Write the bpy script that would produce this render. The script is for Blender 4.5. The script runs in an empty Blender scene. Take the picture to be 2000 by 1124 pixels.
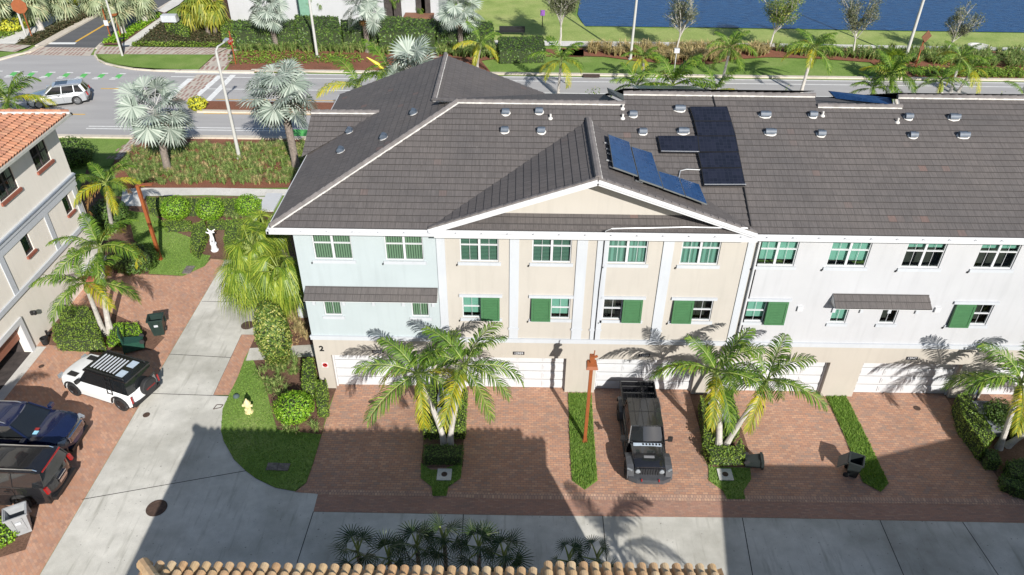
import bpy, bmesh, math, random
from math import sin, cos, pi, radians as rad
from mathutils import Vector as V, Matrix
from mathutils.geometry import tessellate_polygon
# ---------------------------------------------------------------- camera
FPX = 1477.08
p_, y_, r_ = rad(35.44235), rad(-.52541), rad(.51834)
FWD = V((sin(y_)*cos(p_), cos(y_)*cos(p_), -sin(p_)))
rt_ = V((cos(y_), -sin(y_), 0)); up_ = rt_.cross(FWD)
RT = cos(r_)*rt_ + sin(r_)*up_
UP = -sin(r_)*rt_ + cos(r_)*up_
CAM = V((0, 0, 25.5))
scene = bpy.context.scene
cd = bpy.data.cameras.new('drone_camera'); cam = bpy.data.objects.new('drone_camera', cd)
scene.collection.objects.link(cam); scene.camera = cam
cam.matrix_world = Matrix(((RT.x, UP.x, -FWD.x, CAM.x), (RT.y, UP.y, -FWD.y, CAM.y), (RT.z, UP.z, -FWD.z, CAM.z), (0, 0, 0, 1)))
cd.sensor_width = 36; cd.lens = FPX/2000*36; cd.clip_start = .5; cd.clip_end = 1500
# ---------------------------------------------------------------- light
SUN_EL = rad(31.0); saz = V((.372, -.928, 0)).normalized()
sdir = (saz*cos(SUN_EL) + V((0, 0, sin(SUN_EL)))).normalized()
sd = bpy.data.lights.new('sun', 'SUN'); sun = bpy.data.objects.new('sun', sd); scene.collection.objects.link(sun)
sun.rotation_euler = sdir.to_track_quat('Z', 'Y').to_euler(); sun.location = (20, -40, 60)
sd.energy = 4.9; sd.angle = rad(.5); sd.color = (1, .965, .91)
w = bpy.data.worlds.new('World'); scene.world = w; w.use_nodes = True
nt = w.node_tree; sky = nt.nodes.new('ShaderNodeTexSky'); sky.sky_type = 'NISHITA'; sky.sun_disc = False
sky.sun_elevation = SUN_EL; sky.sun_rotation = math.atan2(saz.x, saz.y); sky.air_density = 1.0; sky.dust_density = .6
bg = nt.nodes['Background']; nt.links.new(sky.outputs[0], bg.inputs[0]); bg.inputs[1].default_value = .085
scene.view_settings.view_transform = 'Standard'; scene.view_settings.look = 'None'
scene.view_settings.exposure = .5; scene.view_settings.gamma = 1
# ---------------------------------------------------------------- surveying: photo directions met with real surfaces
def ray(px, py): return RT*((px-1000)/FPX) + UP*((562-py)/FPX) + FWD
def G(px, py, z=0.0):
    d = ray(px, py); return CAM + d*((z-CAM.z)/d.z)
def FY(px, py, Y=27.1):
    d = ray(px, py); return CAM + d*(Y/d.y)
def FX(px, py, X=-25.0):
    d = ray(px, py); return CAM + d*(X/d.x)
def PL(px, py, p0, n):
    d = ray(px, py); return CAM + d*((p0-CAM).dot(n)/d.dot(n))
C = scene.collection
OFF = {}
# ---------------------------------------------------------------- mesh builder
class MB:
    def __init__(s): s.v = []; s.f = []; s.uv = []; s.m = []
    def face(s, pts, uv=None, m=0):
        b = len(s.v); s.v += [tuple(p) for p in pts]; s.f.append(tuple(range(b, b+len(pts))))
        s.uv.append(uv); s.m.append(m)
    def mesh(s, vs, fs, m=0, M=None):
        b = len(s.v)
        if M is not None: vs = [M @ V(q) for q in vs]
        s.v += [tuple(q) for q in vs]
        for f in fs: s.f.append(tuple(i+b for i in f)); s.uv.append(None); s.m.append(m)
    def box(s, a, b, m=0, M=None):
        x0, x1 = sorted((a[0], b[0])); y0, y1 = sorted((a[1], b[1])); z0, z1 = sorted((a[2], b[2]))
        vs = [(x0,y0,z0),(x1,y0,z0),(x1,y1,z0),(x0,y1,z0),(x0,y0,z1),(x1,y0,z1),(x1,y1,z1),(x0,y1,z1)]
        s.mesh(vs, [(0,3,2,1),(4,5,6,7),(0,1,5,4),(1,2,6,5),(2,3,7,6),(3,0,4,7)], m, M)
    def bar(s, a, b, w, h=None, m=0, up=V((0,0,1))):
        a = V(a); b = V(b); h = h or w; d = (b-a); L = d.length
        if L < 1e-6: return
        d /= L; x = d.cross(up)
        if x.length < 1e-3: x = d.cross(V((0,1,0)))
        x.normalize(); z = x.cross(d)
        vs = [p + x*(i*w/2) + z*(j*h/2) for p in (a, b) for i, j in ((-1,-1),(1,-1),(1,1),(-1,1))]
        s.mesh(vs, [(0,1,2,3),(7,6,5,4),(0,4,5,1),(1,5,6,2),(2,6,7,3),(3,7,4,0)], m)
    def tube(s, pts, rs, n=8, m=0, cap=True):
        pts = [V(q) for q in pts]; rs = rs if isinstance(rs, (list, tuple)) else [rs]*len(pts)
        rings = []; x = None
        for i, q in enumerate(pts):
            d = (pts[min(i+1, len(pts)-1)] - pts[max(i-1, 0)])
            if d.length < 1e-9: d = V((0,0,1))
            d.normalize()
            if x is None:
                x = d.cross(V((0,0,1)));
                if x.length < .05: x = d.cross(V((1,0,0)))
            else: x = x - d*x.dot(d)
            x.normalize(); y = d.cross(x)
            rings.append([q + (x*cos(2*pi*k/n) + y*sin(2*pi*k/n))*rs[i] for k in range(n)])
        vs = [q for r in rings for q in r]; fs = []
        for i in range(len(rings)-1):
            for k in range(n):
                k2 = (k+1) % n; fs.append((i*n+k, i*n+k2, (i+1)*n+k2, (i+1)*n+k))
        if cap: fs.append(tuple(range(n-1, -1, -1))); fs.append(tuple((len(rings)-1)*n+k for k in range(n)))
        s.mesh(vs, fs, m)
    def lathe(s, prof, n=20, m=0, M=None):
        vs = []; fs = []
        for r, z in prof:
            for k in range(n): vs.append((r*cos(2*pi*k/n), r*sin(2*pi*k/n), z))
        for i in range(len(prof)-1):
            for k in range(n):
                k2 = (k+1) % n; fs.append((i*n+k, i*n+k2, (i+1)*n+k2, (i+1)*n+k))
        fs.append(tuple(range(n-1, -1, -1))); fs.append(tuple((len(prof)-1)*n+k for k in range(n)))
        s.mesh(vs, fs, m, M)
    def prism(s, poly, h, m=0):      # vertical prism of a ground polygon from z to z+h
        n = len(poly); a = [V(q) for q in poly]; b = [q + V((0,0,h)) for q in a]
        ar = sum(a[i].x*a[(i+1)%n].y - a[(i+1)%n].x*a[i].y for i in range(n))
        if ar < 0: a.reverse(); b.reverse()
        s.mesh(a+b, [tuple(range(n, 2*n))] + [(i, (i+1)%n, n+(i+1)%n, n+i) for i in range(n)], m)
    def build(s, name, mats, parent=None, smooth=False, sharp=35, tri=False):
        me = bpy.data.meshes.new(name)
        off = OFF.get(parent.name, V((0,0,0))) if parent else V((0,0,0))
        me.from_pydata([(q[0]-off.x, q[1]-off.y, q[2]-off.z) for q in s.v], [], s.f)
        if not isinstance(mats, (list, tuple)): mats = [mats]
        for m in mats: me.materials.append(m)
        if len(mats) > 1: me.polygons.foreach_set('material_index', s.m)
        if any(u is not None for u in s.uv):
            ul = me.uv_layers.new(name='UVMap'); data = []
            for u, f in zip(s.uv, s.f):
                for i in range(len(f)): data += list(u[i]) if u else [0.0, 0.0]
            ul.data.foreach_set('uv', data)
        if tri:
            bm = bmesh.new(); bm.from_mesh(me)
            bmesh.ops.triangulate(bm, faces=[f for f in bm.faces if len(f.verts) > 4], ngon_method='EAR_CLIP')
            bm.to_mesh(me); bm.free()
        me.validate(); me.update()
        if smooth:
            me.polygons.foreach_set('use_smooth', [True]*len(me.polygons))
            if sharp: me.set_sharp_from_angle(angle=rad(sharp))
        o = bpy.data.objects.new(name, me); C.objects.link(o)
        if parent: o.parent = parent; OFF[o.name] = off
        return o
def tag(o, label, cat, group=None, kind=None):
    if label: o['label'] = label
    if cat: o['category'] = cat
    if group: o['group'] = group
    if kind: o['kind'] = kind
    return o
def thing(name, label, cat, loc=(0,0,0), group=None, rotz=0):
    o = bpy.data.objects.new(name, None); C.objects.link(o); o.empty_display_size = .3
    o.location = loc; o.rotation_euler = (0, 0, rotz)
    OFF[o.name] = V(loc); return tag(o, label, cat, group)
def dup(root, loc, rotz=0, label=None, scale=1, group=None):
    r = root.copy(); C.objects.link(r); r.location = loc; r.rotation_euler = (0, 0, rotz); r.scale = (scale,)*3
    if label: r['label'] = label
    if group: r['group'] = group
    for ch in list(root.children):
        c = ch.copy(); C.objects.link(c); c.parent = r
        for g in ch.children:
            d = g.copy(); C.objects.link(d); d.parent = c
    return r
# ---------------------------------------------------------------- materials
_mc = {}
def nodes(name):
    m = bpy.data.materials.new(name); m.use_nodes = True
    nt = m.node_tree; b = nt.nodes['Principled BSDF']; return m, nt, b
def N(nt, t, **kw):
    n = nt.nodes.new(t)
    for k, v in kw.items():
        if k.startswith('i_'): n.inputs[k[2:].replace('_', ' ')].default_value = v
        else: setattr(n, k, v)
    return n
def L(nt, a, b): nt.links.new(a, b)
def mixc(nt, fac, a, b, mode='MIX'):
    n = nt.nodes.new('ShaderNodeMix'); n.data_type = 'RGBA'; n.blend_type = mode
    for i, x in ((0, fac), (6, a), (7, b)):
        if isinstance(x, (int, float)): n.inputs[i].default_value = x
        elif isinstance(x, tuple): n.inputs[i].default_value = (*x, 1) if len(x) == 3 else x
        else: nt.links.new(x, n.inputs[i])
    return n.outputs[2]
def ramp(nt, src, stops):
    r = nt.nodes.new('ShaderNodeValToRGB'); e = r.color_ramp.elements
    while len(e) < len(stops): e.new(.5)
    for i, (p, c) in enumerate(stops): e[i].position = p; e[i].color = (*c, 1) if len(c) == 3 else c
    nt.links.new(src, r.inputs[0]); return r.outputs[0]
def coord(nt, kind='Object', scale=(1,1,1), rotz=0):
    tc = nt.nodes.new('ShaderNodeTexCoord'); mp = nt.nodes.new('ShaderNodeMapping')
    mp.inputs['Scale'].default_value = scale; mp.inputs['Rotation'].default_value = (0, 0, rotz)
    nt.links.new(tc.outputs[kind], mp.inputs[0]); return mp.outputs[0]
def noise_(nt, vec, scale, detail=4, rough=.55):
    n = nt.nodes.new('ShaderNodeTexNoise'); n.inputs['Scale'].default_value = scale
    n.inputs['Detail'].default_value = detail; n.inputs['Roughness'].default_value = rough
    nt.links.new(vec, n.inputs['Vector']); return n.outputs['Fac']
def bump(nt, b, h, s, d=.02):
    n = nt.nodes.new('ShaderNodeBump'); n.inputs['Strength'].default_value = s; n.inputs['Distance'].default_value = d
    nt.links.new(h, n.inputs['Height']); nt.links.new(n.outputs[0], b.inputs['Normal'])
def sc(c, k): return tuple(min(1, x*k) for x in c)
def MAT(name, col, rough=.6, metal=0, var=.12, scale=4, bmp=0, coat=0, spec=.5):
    if name in _mc: return _mc[name]
    m, nt, b = nodes(name); v = coord(nt)
    n = noise_(nt, v, scale); c = ramp(nt, n, [(.3, sc(col, 1-var)), (.7, sc(col, 1+var))])
    L(nt, c, b.inputs['Base Color']); b.inputs['Roughness'].default_value = rough; b.inputs['Metallic'].default_value = metal
    b.inputs['Specular IOR Level'].default_value = spec
    b.inputs['Coat Weight'].default_value = coat; b.inputs['Coat Roughness'].default_value = .03
    if bmp: bump(nt, b, noise_(nt, v, scale*6), bmp)
    _mc[name] = m; return m
def LEAF(name, stops, rough=.5, trans=.25, spec=.4):
    if name in _mc: return _mc[name]
    m, nt, b = nodes(name); g = nt.nodes.new('ShaderNodeNewGeometry')
    c = ramp(nt, g.outputs['Random Per Island'], stops)
    L(nt, c, b.inputs['Base Color']); b.inputs['Roughness'].default_value = rough; b.inputs['Specular IOR Level'].default_value = spec
    t = nt.nodes.new('ShaderNodeBsdfTranslucent'); L(nt, mixc(nt, 1.0, c, (1.3, 1.35, .6), 'MULTIPLY'), t.inputs[0])
    mx = nt.nodes.new('ShaderNodeMixShader'); mx.inputs[0].default_value = trans
    L(nt, b.outputs[0], mx.inputs[1]); L(nt, t.outputs[0], mx.inputs[2]); L(nt, mx.outputs[0], nt.nodes['Material Output'].inputs[0])
    _mc[name] = m; return m
# concrete
def concrete(name, c1, c2, stain=(.16,.15,.13), s=.35):
    m, nt, b = nodes(name); v = coord(nt)
    big = noise_(nt, v, .22, 5, .6); mid = noise_(nt, v, 1.6, 6, .6); fine = noise_(nt, v, 40, 3)
    c = mixc(nt, ramp(nt, mid, [(.3, (0,0,0)), (.72, (1,1,1))]), c1, c2)
    st = ramp(nt, big, [(.44, (0,0,0)), (.68, (s,s,s))])
    c = mixc(nt, st, c, stain)
    v2 = coord(nt, scale=(3.2, .35, 1)); tr = noise_(nt, v2, 1.2, 4)
    c = mixc(nt, ramp(nt, tr, [(.56, (0,0,0)), (.75, (s*.8,)*3)]), c, stain)
    spk = noise_(nt, v, 9, 2, .3); c = mixc(nt, ramp(nt, spk, [(.72, (0,0,0)), (.76, (.6,.6,.6))]), c, (.1,.09,.08))
    c = mixc(nt, .35, c, ramp(nt, fine, [(.2, (.25,.25,.25)), (.8, (.75,.75,.75))]), 'OVERLAY')
    L(nt, c, b.inputs['Base Color']); b.inputs['Roughness'].default_value = .85; bump(nt, b, fine, .25, .01); return m
m_conc = concrete('weathered_concrete', (.47,.455,.41), (.60,.58,.525), stain=(.25,.24,.20), s=.8)
m_walk = concrete('pale_sidewalk_concrete', (.55,.53,.49), (.66,.64,.59), stain=(.35,.32,.28), s=.25)
m_kerb = concrete('cream_kerb_concrete', (.50,.44,.36), (.60,.54,.45), stain=(.3,.26,.2), s=.3)
def pavers(name, cols, bw=.2, bh=.1, rot=0, mort=.008, mc=(.13,.095,.075)):
    m, nt, b = nodes(name); v = coord(nt, rotz=rot)
    br = nt.nodes.new('ShaderNodeTexBrick'); L(nt, v, br.inputs['Vector'])
    br.inputs['Scale'].default_value = 1; br.inputs['Brick Width'].default_value = bw; br.inputs['Row Height'].default_value = bh
    br.inputs['Mortar Size'].default_value = mort; br.inputs['Mortar Smooth'].default_value = .2; br.inputs['Bias'].default_value = 0
    br.inputs['Color1'].default_value = (0,0,0,1); br.inputs['Color2'].default_value = (1,1,1,1); br.inputs['Mortar'].default_value = (.5,.5,.5,1)
    n = len(cols); c = ramp(nt, br.outputs['Color'], [(i/(n-1), cols[i]) for i in range(n)])
    big = noise_(nt, v, .5, 5, .6); c = mixc(nt, .55, c, ramp(nt, big, [(.25, (.34,.34,.35)), (.75, (.66,.62,.60))]), 'OVERLAY')
    blot = noise_(nt, v, 1.7, 3); c = mixc(nt, ramp(nt, blot, [(.60, (0,0,0)), (.7, (.35,.35,.35))]), c, (.16,.15,.14))
    c = mixc(nt, br.outputs['Fac'], c, mc)
    L(nt, c, b.inputs['Base Color']); b.inputs['Roughness'].default_value = .85
    inv = ramp(nt, br.outputs['Fac'], [(0, (1,1,1)), (1, (0,0,0))]); bump(nt, b, inv, .5, .008); return m
m_pav = pavers('red_brown_clay_pavers', [(.39,.215,.14), (.44,.24,.15), (.34,.19,.13), (.48,.285,.185), (.37,.22,.155), (.31,.21,.16)], .24, .12, mort=.010, mc=(.22,.155,.125))
m_pav2 = pavers('alley_border_pavers', [(.33,.185,.13), (.37,.205,.145), (.29,.175,.135), (.40,.24,.17)], .22, .075, mort=.005, mc=(.2,.14,.11))
m_pav3 = pavers('soldier_course_pavers', [(.42,.25,.18), (.50,.32,.22), (.34,.21,.16), (.54,.36,.25)], .12, .26, mort=.012, mc=(.22,.155,.125))
m_pavL = pavers('side_court_pavers', [(.42,.225,.145), (.46,.25,.16), (.36,.21,.15), (.50,.295,.195), (.38,.24,.185)], .2, .1, rot=rad(45), mort=.004, mc=(.32,.2,.145))
def asphalt(name, a, c2):
    m, nt, b = nodes(name); v = coord(nt); f = noise_(nt, v, 30, 3); g = noise_(nt, coord(nt, scale=(.15, 1.4, 1)), .7, 5)
    c = mixc(nt, ramp(nt, g, [(.3, (0,0,0)), (.7, (1,1,1))]), a, c2)
    c = mixc(nt, .3, c, ramp(nt, f, [(.2, (.3,.3,.3)), (.8, (.7,.7,.7))]), 'OVERLAY')
    L(nt, c, b.inputs['Base Color']); b.inputs['Roughness'].default_value = .9; bump(nt, b, f, .2, .01); return m
m_asph = asphalt('grey_worn_asphalt', (.31,.30,.295), (.37,.36,.35))
m_asph2 = asphalt('dark_new_asphalt', (.085,.086,.09), (.11,.11,.113))
def turf(name, a, b_, c_):
    m, nt, b = nodes(name); v = coord(nt); big = noise_(nt, v, .35, 4); f = noise_(nt, v, 14, 4, .7)
    c = ramp(nt, big, [(.3, a), (.5, b_), (.75, c_)]); c = mixc(nt, .75, c, ramp(nt, f, [(.25, (.2,.2,.2)), (.75, (.8,.8,.8))]), 'OVERLAY')
    L(nt, c, b.inputs['Base Color']); b.inputs['Roughness'].default_value = .95; b.inputs['Specular IOR Level'].default_value = .15; bump(nt, b, f, .8, .04); return m
m_turf = turf('lawn_turf', (.12,.20,.04), (.16,.245,.055), (.22,.28,.085))
m_turf2 = turf('dry_bank_turf', (.20,.27,.07), (.27,.33,.10), (.33,.36,.13))
m_mulch = turf('red_brown_mulch', (.17,.075,.045), (.22,.095,.06), (.13,.07,.045))
m_mulch2 = turf('dark_mulch', (.10,.06,.042), (.15,.085,.06), (.20,.13,.085))
m_cover = turf('low_ground_cover', (.10,.11,.055), (.15,.16,.07), (.12,.10,.06))
def stucco(name, col):
    if name in _mc: return _mc[name]
    m, nt, b = nodes(name); v = coord(nt); n1 = noise_(nt, v, .5, 4); n2 = noise_(nt, v, 25, 3)
    c = ramp(nt, n1, [(.3, sc(col, .95)), (.7, sc(col, 1.03))])
    st = noise_(nt, coord(nt, scale=(2.5, 2.5, .25)), 1.5, 4)
    c = mixc(nt, ramp(nt, st, [(.5, (0,0,0)), (.8, (.3,.3,.3))]), c, sc(col, .72))
    L(nt, c, b.inputs['Base Color']); b.inputs['Roughness'].default_value = .9; bump(nt, b, n2, .15, .01); _mc[name] = m; return m
m_blue = stucco('pale_blue_stucco', (.385,.435,.445)); m_beige = stucco('beige_stucco', (.43,.40,.355))
m_white = stucco('white_stucco', (.44,.443,.455)); m_trim = stucco('cool_white_trim', (.455,.475,.50))
m_base = stucco('cream_ground_floor_stucco', (.42,.385,.335)); m_lb = stucco('warm_grey_stucco', (.74,.69,.61))
m_paint = MAT('white_paint', (.53,.535,.545), .45, var=.03); m_sofit = MAT('soffit_white', (.6,.6,.59), .7, var=.03)
def tile_dark(name, base):
    m, nt, b = nodes(name); tc = nt.nodes.new('ShaderNodeTexCoord'); uv = tc.outputs['UV']
    br = nt.nodes.new('ShaderNodeTexBrick'); L(nt, uv, br.inputs['Vector'])
    for k, x in (('Scale', 1), ('Brick Width', .33), ('Row Height', .34), ('Mortar Size', .006), ('Mortar Smooth', .1)): br.inputs[k].default_value = x
    br.inputs['Color1'].default_value = (0,0,0,1); br.inputs['Color2'].default_value = (1,1,1,1); br.inputs['Mortar'].default_value = (.5,.5,.5,1)
    t = ramp(nt, br.outputs['Color'], [(0, sc(base, .95)), (.5, base), (.985, sc(base, 1.04)), (1, (base[0]*1.35, base[1]*1.05, base[2]*.97))])
    mp = nt.nodes.new('ShaderNodeMapping'); mp.inputs['Scale'].default_value = (22, 1.3, 1); L(nt, uv, mp.inputs[0])
    st = noise_(nt, mp.outputs[0], 1, 4, .7); t = mixc(nt, .85, t, ramp(nt, st, [(.25, (.30,.30,.30)), (.78, (.72,.72,.72))]), 'OVERLAY')
    big = noise_(nt, uv, .35, 5, .6); t = mixc(nt, .6, t, ramp(nt, big, [(.28, (.37,.37,.385)), (.7, (.60,.565,.545))]), 'OVERLAY')
    t = mixc(nt, br.outputs['Fac'], t, sc(base, .45))
    sp = noise_(nt, uv, 6, 1); t = mixc(nt, ramp(nt, sp, [(.83, (0,0,0)), (.85, (1,1,1))]), t, (.35,.34,.32))
    L(nt, t, b.inputs['Base Color']); b.inputs['Roughness'].default_value = .8; b.inputs['Specular IOR Level'].default_value = .3
    bump(nt, b, st, .35, .01); return m
m_tile = tile_dark('charcoal_roof_tile', (.108,.099,.095)); m_cap = MAT('ridge_cap_tile', (.15,.135,.13), .85, var=.2, scale=3, bmp=.3)
m_mortar = MAT('white_ridge_mortar', (.55,.53,.5), .9, var=.2, scale=6)
def terra(name, cols):
    if name in _mc: return _mc[name]
    m, nt, b = nodes(name); g = nt.nodes.new('ShaderNodeNewGeometry'); v = coord(nt)
    c = ramp(nt, g.outputs['Random Per Island'], [(i/(len(cols)-1), q) for i, q in enumerate(cols)])
    n = noise_(nt, v, 7, 5, .65); c = mixc(nt, .6, c, ramp(nt, n, [(.25, (.3,.29,.28)), (.75, (.7,.68,.66))]), 'OVERLAY')
    L(nt, c, b.inputs['Base Color']); b.inputs['Roughness'].default_value = .85; bump(nt, b, n, .3, .01); _mc[name] = m; return m
m_terra = terra('orange_barrel_tile', [(.36,.16,.09), (.44,.21,.125), (.30,.14,.09), (.46,.25,.15)])
m_terra2 = terra('tan_barrel_tile', [(.50,.33,.17), (.56,.40,.22), (.50,.30,.15), (.60,.46,.28), (.47,.27,.13)])
# water
m_water, nt, b = nodes('dark_blue_lake_water'); v = coord(nt, scale=(1, 2.2, 1)); n = noise_(nt, v, 1.1, 6, .65)
L(nt, ramp(nt, noise_(nt, v, .9, 6, .7), [(.3, (.004,.032,.105)), (.7, (.016,.085,.22))]), b.inputs['Base Color'])
b.inputs['Roughness'].default_value = .3; b.inputs['Specular IOR Level'].default_value = .12; bump(nt, b, n, .9, .15)
# glass
def glass(name, tint, refl=.5):
    if name in _mc: return _mc[name]
    m, nt, b = nodes(name); tr = nt.nodes.new('ShaderNodeBsdfTransparent'); tr.inputs[0].default_value = (*tint, 1)
    gl = nt.nodes.new('ShaderNodeBsdfGlossy'); gl.inputs['Roughness'].default_value = .03; gl.inputs[0].default_value = (.9,.95,.95,1)
    v = coord(nt); bp = nt.nodes.new('ShaderNodeBump'); bp.inputs['Strength'].default_value = .15; L(nt, noise_(nt, v, .8, 2), bp.inputs['Height']); L(nt, bp.outputs[0], gl.inputs['Normal'])
    fr = nt.nodes.new('ShaderNodeFresnel'); fr.inputs[0].default_value = 1.6
    mx = nt.nodes.new('ShaderNodeMixShader'); L(nt, fr.outputs[0], mx.inputs[0]); L(nt, tr.outputs[0], mx.inputs[1]); L(nt, gl.outputs[0], mx.inputs[2])
    L(nt, mx.outputs[0], nt.nodes['Material Output'].inputs[0]); _mc[name] = m; return m
m_glass = glass('green_tinted_window_glass', (.72,.86,.80))
m_carglass = MAT('dark_car_glass', (.012,.014,.016), .04, var=.1, coat=.6, spec=.8)
def slats(name, col, freq, axis, amt=.5):
    if name in _mc: return _mc[name]
    m, nt, b = nodes(name); v = coord(nt); wv = nt.nodes.new('ShaderNodeTexWave'); wv.bands_direction = axis
    wv.inputs['Scale'].default_value = freq; wv.inputs['Distortion'].default_value = .3; L(nt, v, wv.inputs[0])
    L(nt, ramp(nt, wv.outputs['Fac'], [(.15, sc(col, 1-amt)), (.6, col)]), b.inputs['Base Color']); b.inputs['Roughness'].default_value = .7; _mc[name] = m; return m
bl_vert = slats('vertical_blind_fabric', (.30,.36,.26), 3.0, 'X', .72)
bl_horz = slats('horizontal_blind_slats', (.16,.25,.21), 4.5, 'Z', .7)
bl_curt = slats('teal_curtain_fabric', (.25,.40,.36), 1.6, 'X', .45)
bl_shade = MAT('pale_roller_shade', (.28,.46,.41), .8, var=.05)
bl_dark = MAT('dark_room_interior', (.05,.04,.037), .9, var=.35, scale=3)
m_green = MAT('green_shutter_paint', (.05,.145,.06), .5, var=.06)
m_orange = MAT('burnt_orange_metal', (.25,.072,.022), .5, var=.1, bmp=.05)
m_pole = MAT('pale_concrete_pole', (.43,.425,.40), .8, var=.08, scale=2)
m_black = MAT('black_plastic', (.015,.015,.016), .45, var=.2)
m_rubber = MAT('tyre_rubber', (.02,.02,.021), .8, var=.2)
m_rim = MAT('alloy_grey', (.35,.36,.37), .3, metal=.9, var=.1)
m_rimd = MAT('dark_alloy', (.05,.05,.055), .35, metal=.7, var=.1)
m_chrome = MAT('chrome', (.75,.76,.78), .12, metal=1, var=.05)
m_lamp = MAT('headlamp_glass', (.25,.27,.29), .15, var=.3, scale=20, coat=.6)
m_red = MAT('tail_lamp_red', (.28,.012,.012), .25, var=.1, coat=.6)
m_yell = MAT('yellow_road_paint', (.62,.36,.05), .8, var=.15, scale=3)
m_wpnt = MAT('white_road_paint', (.68,.68,.66), .8, var=.12, scale=3)
m_gpnt = MAT('green_bike_lane_paint', (.10,.42,.10), .8, var=.2, scale=3)
m_iron = MAT('rusty_cast_iron', (.07,.042,.03), .8, var=.35, scale=8, bmp=.4)
m_trunk = MAT('grey_palm_trunk', (.46,.43,.39), .9, var=.18, scale=5, bmp=.4)
m_trunkd = MAT('brown_palm_trunk', (.20,.165,.14), .95, var=.3, scale=7, bmp=.7)
m_shaft = MAT('green_crownshaft', (.20,.26,.09), .5, var=.2)
def pv(name, a, b_, lc, rough):
    m, nt, b = nodes(name); v = coord(nt); br = nt.nodes.new('ShaderNodeTexBrick'); L(nt, v, br.inputs['Vector']); br.offset = 0
    for k, x in (('Scale', 1), ('Brick Width', .17), ('Row Height', .17), ('Mortar Size', .006)): br.inputs[k].default_value = x
    br.inputs['Color1'].default_value = (*a, 1); br.inputs['Color2'].default_value = (*b_, 1); br.inputs['Mortar'].default_value = (*lc, 1)
    L(nt, br.outputs['Color'], b.inputs['Base Color']); b.inputs['Roughness'].default_value = rough; bump(nt, b, noise_(nt, v, 1.5, 2), .05); return m
m_panel = pv('black_solar_panel', (.010,.012,.020), (.016,.018,.030), (.022,.025,.036), .22)
m_pblue = pv('blue_solar_panel', (.011,.042,.12), (.018,.06,.16), (.026,.075,.18), .25)
m_alum = MAT('aluminium_frame', (.55,.56,.57), .4, metal=.6, var=.05)
m_zinc = MAT('blue_grey_vent_metal', (.075,.095,.125), .5, metal=0, var=.2, scale=6)
m_frond = LEAF('green_palm_leaflet', [(0, (.035,.085,.012)), (.4, (.085,.165,.02)), (.8, (.15,.25,.03)), (1, (.26,.33,.05))], .5, .28, spec=.2)
m_frondy = LEAF('yellowing_palm_leaflet', [(0, (.15,.22,.02)), (.5, (.34,.34,.02)), (1, (.52,.42,.03))], .5, .3)
m_frondb = LEAF('dry_brown_frond', [(0, (.20,.10,.03)), (1, (.36,.2,.07))], .7, .2)
m_rach = MAT('yellow_green_rachis', (.22,.27,.06), .6, var=.2)
m_silver = LEAF('silver_fan_leaf', [(0, (.13,.165,.135)), (.4, (.25,.30,.25)), (1, (.42,.46,.40))], .55, .06, spec=.15)
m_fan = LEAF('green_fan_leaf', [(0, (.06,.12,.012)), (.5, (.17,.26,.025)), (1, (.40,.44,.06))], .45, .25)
m_fand = LEAF('shaded_fan_leaf', [(0, (.02,.04,.012)), (.7, (.05,.08,.025)), (1, (.16,.18,.10))], .5, .15, spec=.2)  # leaf colours lowered to paint in the shade at the bottom edge
m_fang = LEAF('grey_green_fan_leaf', [(0, (.18,.22,.12)), (.6, (.32,.37,.22)), (1, (.48,.45,.27))], .5, .2)
m_hedge = LEAF('clipped_hedge_leaf', [(0, (.08,.15,.018)), (.5, (.15,.245,.03)), (1, (.28,.36,.06))], .5, .2)
m_lime = LEAF('bright_lime_leaf', [(0, (.09,.22,.012)), (.5, (.18,.36,.02)), (1, (.36,.52,.05))], .45, .25)
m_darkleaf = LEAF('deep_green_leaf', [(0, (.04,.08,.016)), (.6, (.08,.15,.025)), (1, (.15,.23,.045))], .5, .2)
m_ylf = LEAF('yellow_croton_leaf', [(0, (.25,.3,.02)), (1, (.6,.55,.04))], .5, .2)
m_oak = LEAF('grey_olive_leaf', [(0, (.07,.085,.04)), (.6, (.14,.16,.08)), (1, (.26,.27,.15))], .6, .15)
m_mix = LEAF('variegated_leaf', [(0, (.05,.11,.02)), (.5, (.13,.20,.035)), (.8, (.28,.32,.06)), (1, (.5,.48,.16))], .5, .2)
m_gr_g = LEAF('green_tuft_blade', [(0, (.09,.16,.035)), (.5, (.17,.26,.06)), (.8, (.27,.33,.10)), (1, (.40,.36,.16))], .7, .2)
m_gr_b = LEAF('tawny_tuft_blade', [(0, (.20,.20,.08)), (.4, (.36,.29,.13)), (1, (.56,.42,.22))], .7, .2)
m_blade = LEAF('lawn_blade', [(0, (.10,.19,.03)), (.5, (.16,.28,.045)), (1, (.27,.37,.075))], .6, .25)
# ================================================================ ground, roads, paths (the setting)
def PTS(px, z=0): return [G(a, b, z) if len(q) == 2 else V((q[0], q[1], z)) for q in px for a, b in [q[:2]]]
def sheet(name, px, mat, z, parent=None, kind='structure'):
    mb = MB(); mb.face([V((q.x, q.y, z)) for q in PTS(px)])
    o = mb.build(name, mat, parent, tri=True)
    if o.data.polygons and sum(p.normal.z for p in o.data.polygons) < 0: o.data.flip_normals()
    if kind: o['kind'] = kind
    return o
W = 0   # third element marks a world coordinate pair
mb = MB(); mb.face([(-300,-60,-.03),(300,-60,-.03),(300,400,-.03),(-300,400,-.03)]); o = mb.build('ground', m_turf); o['kind'] = 'structure'
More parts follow.
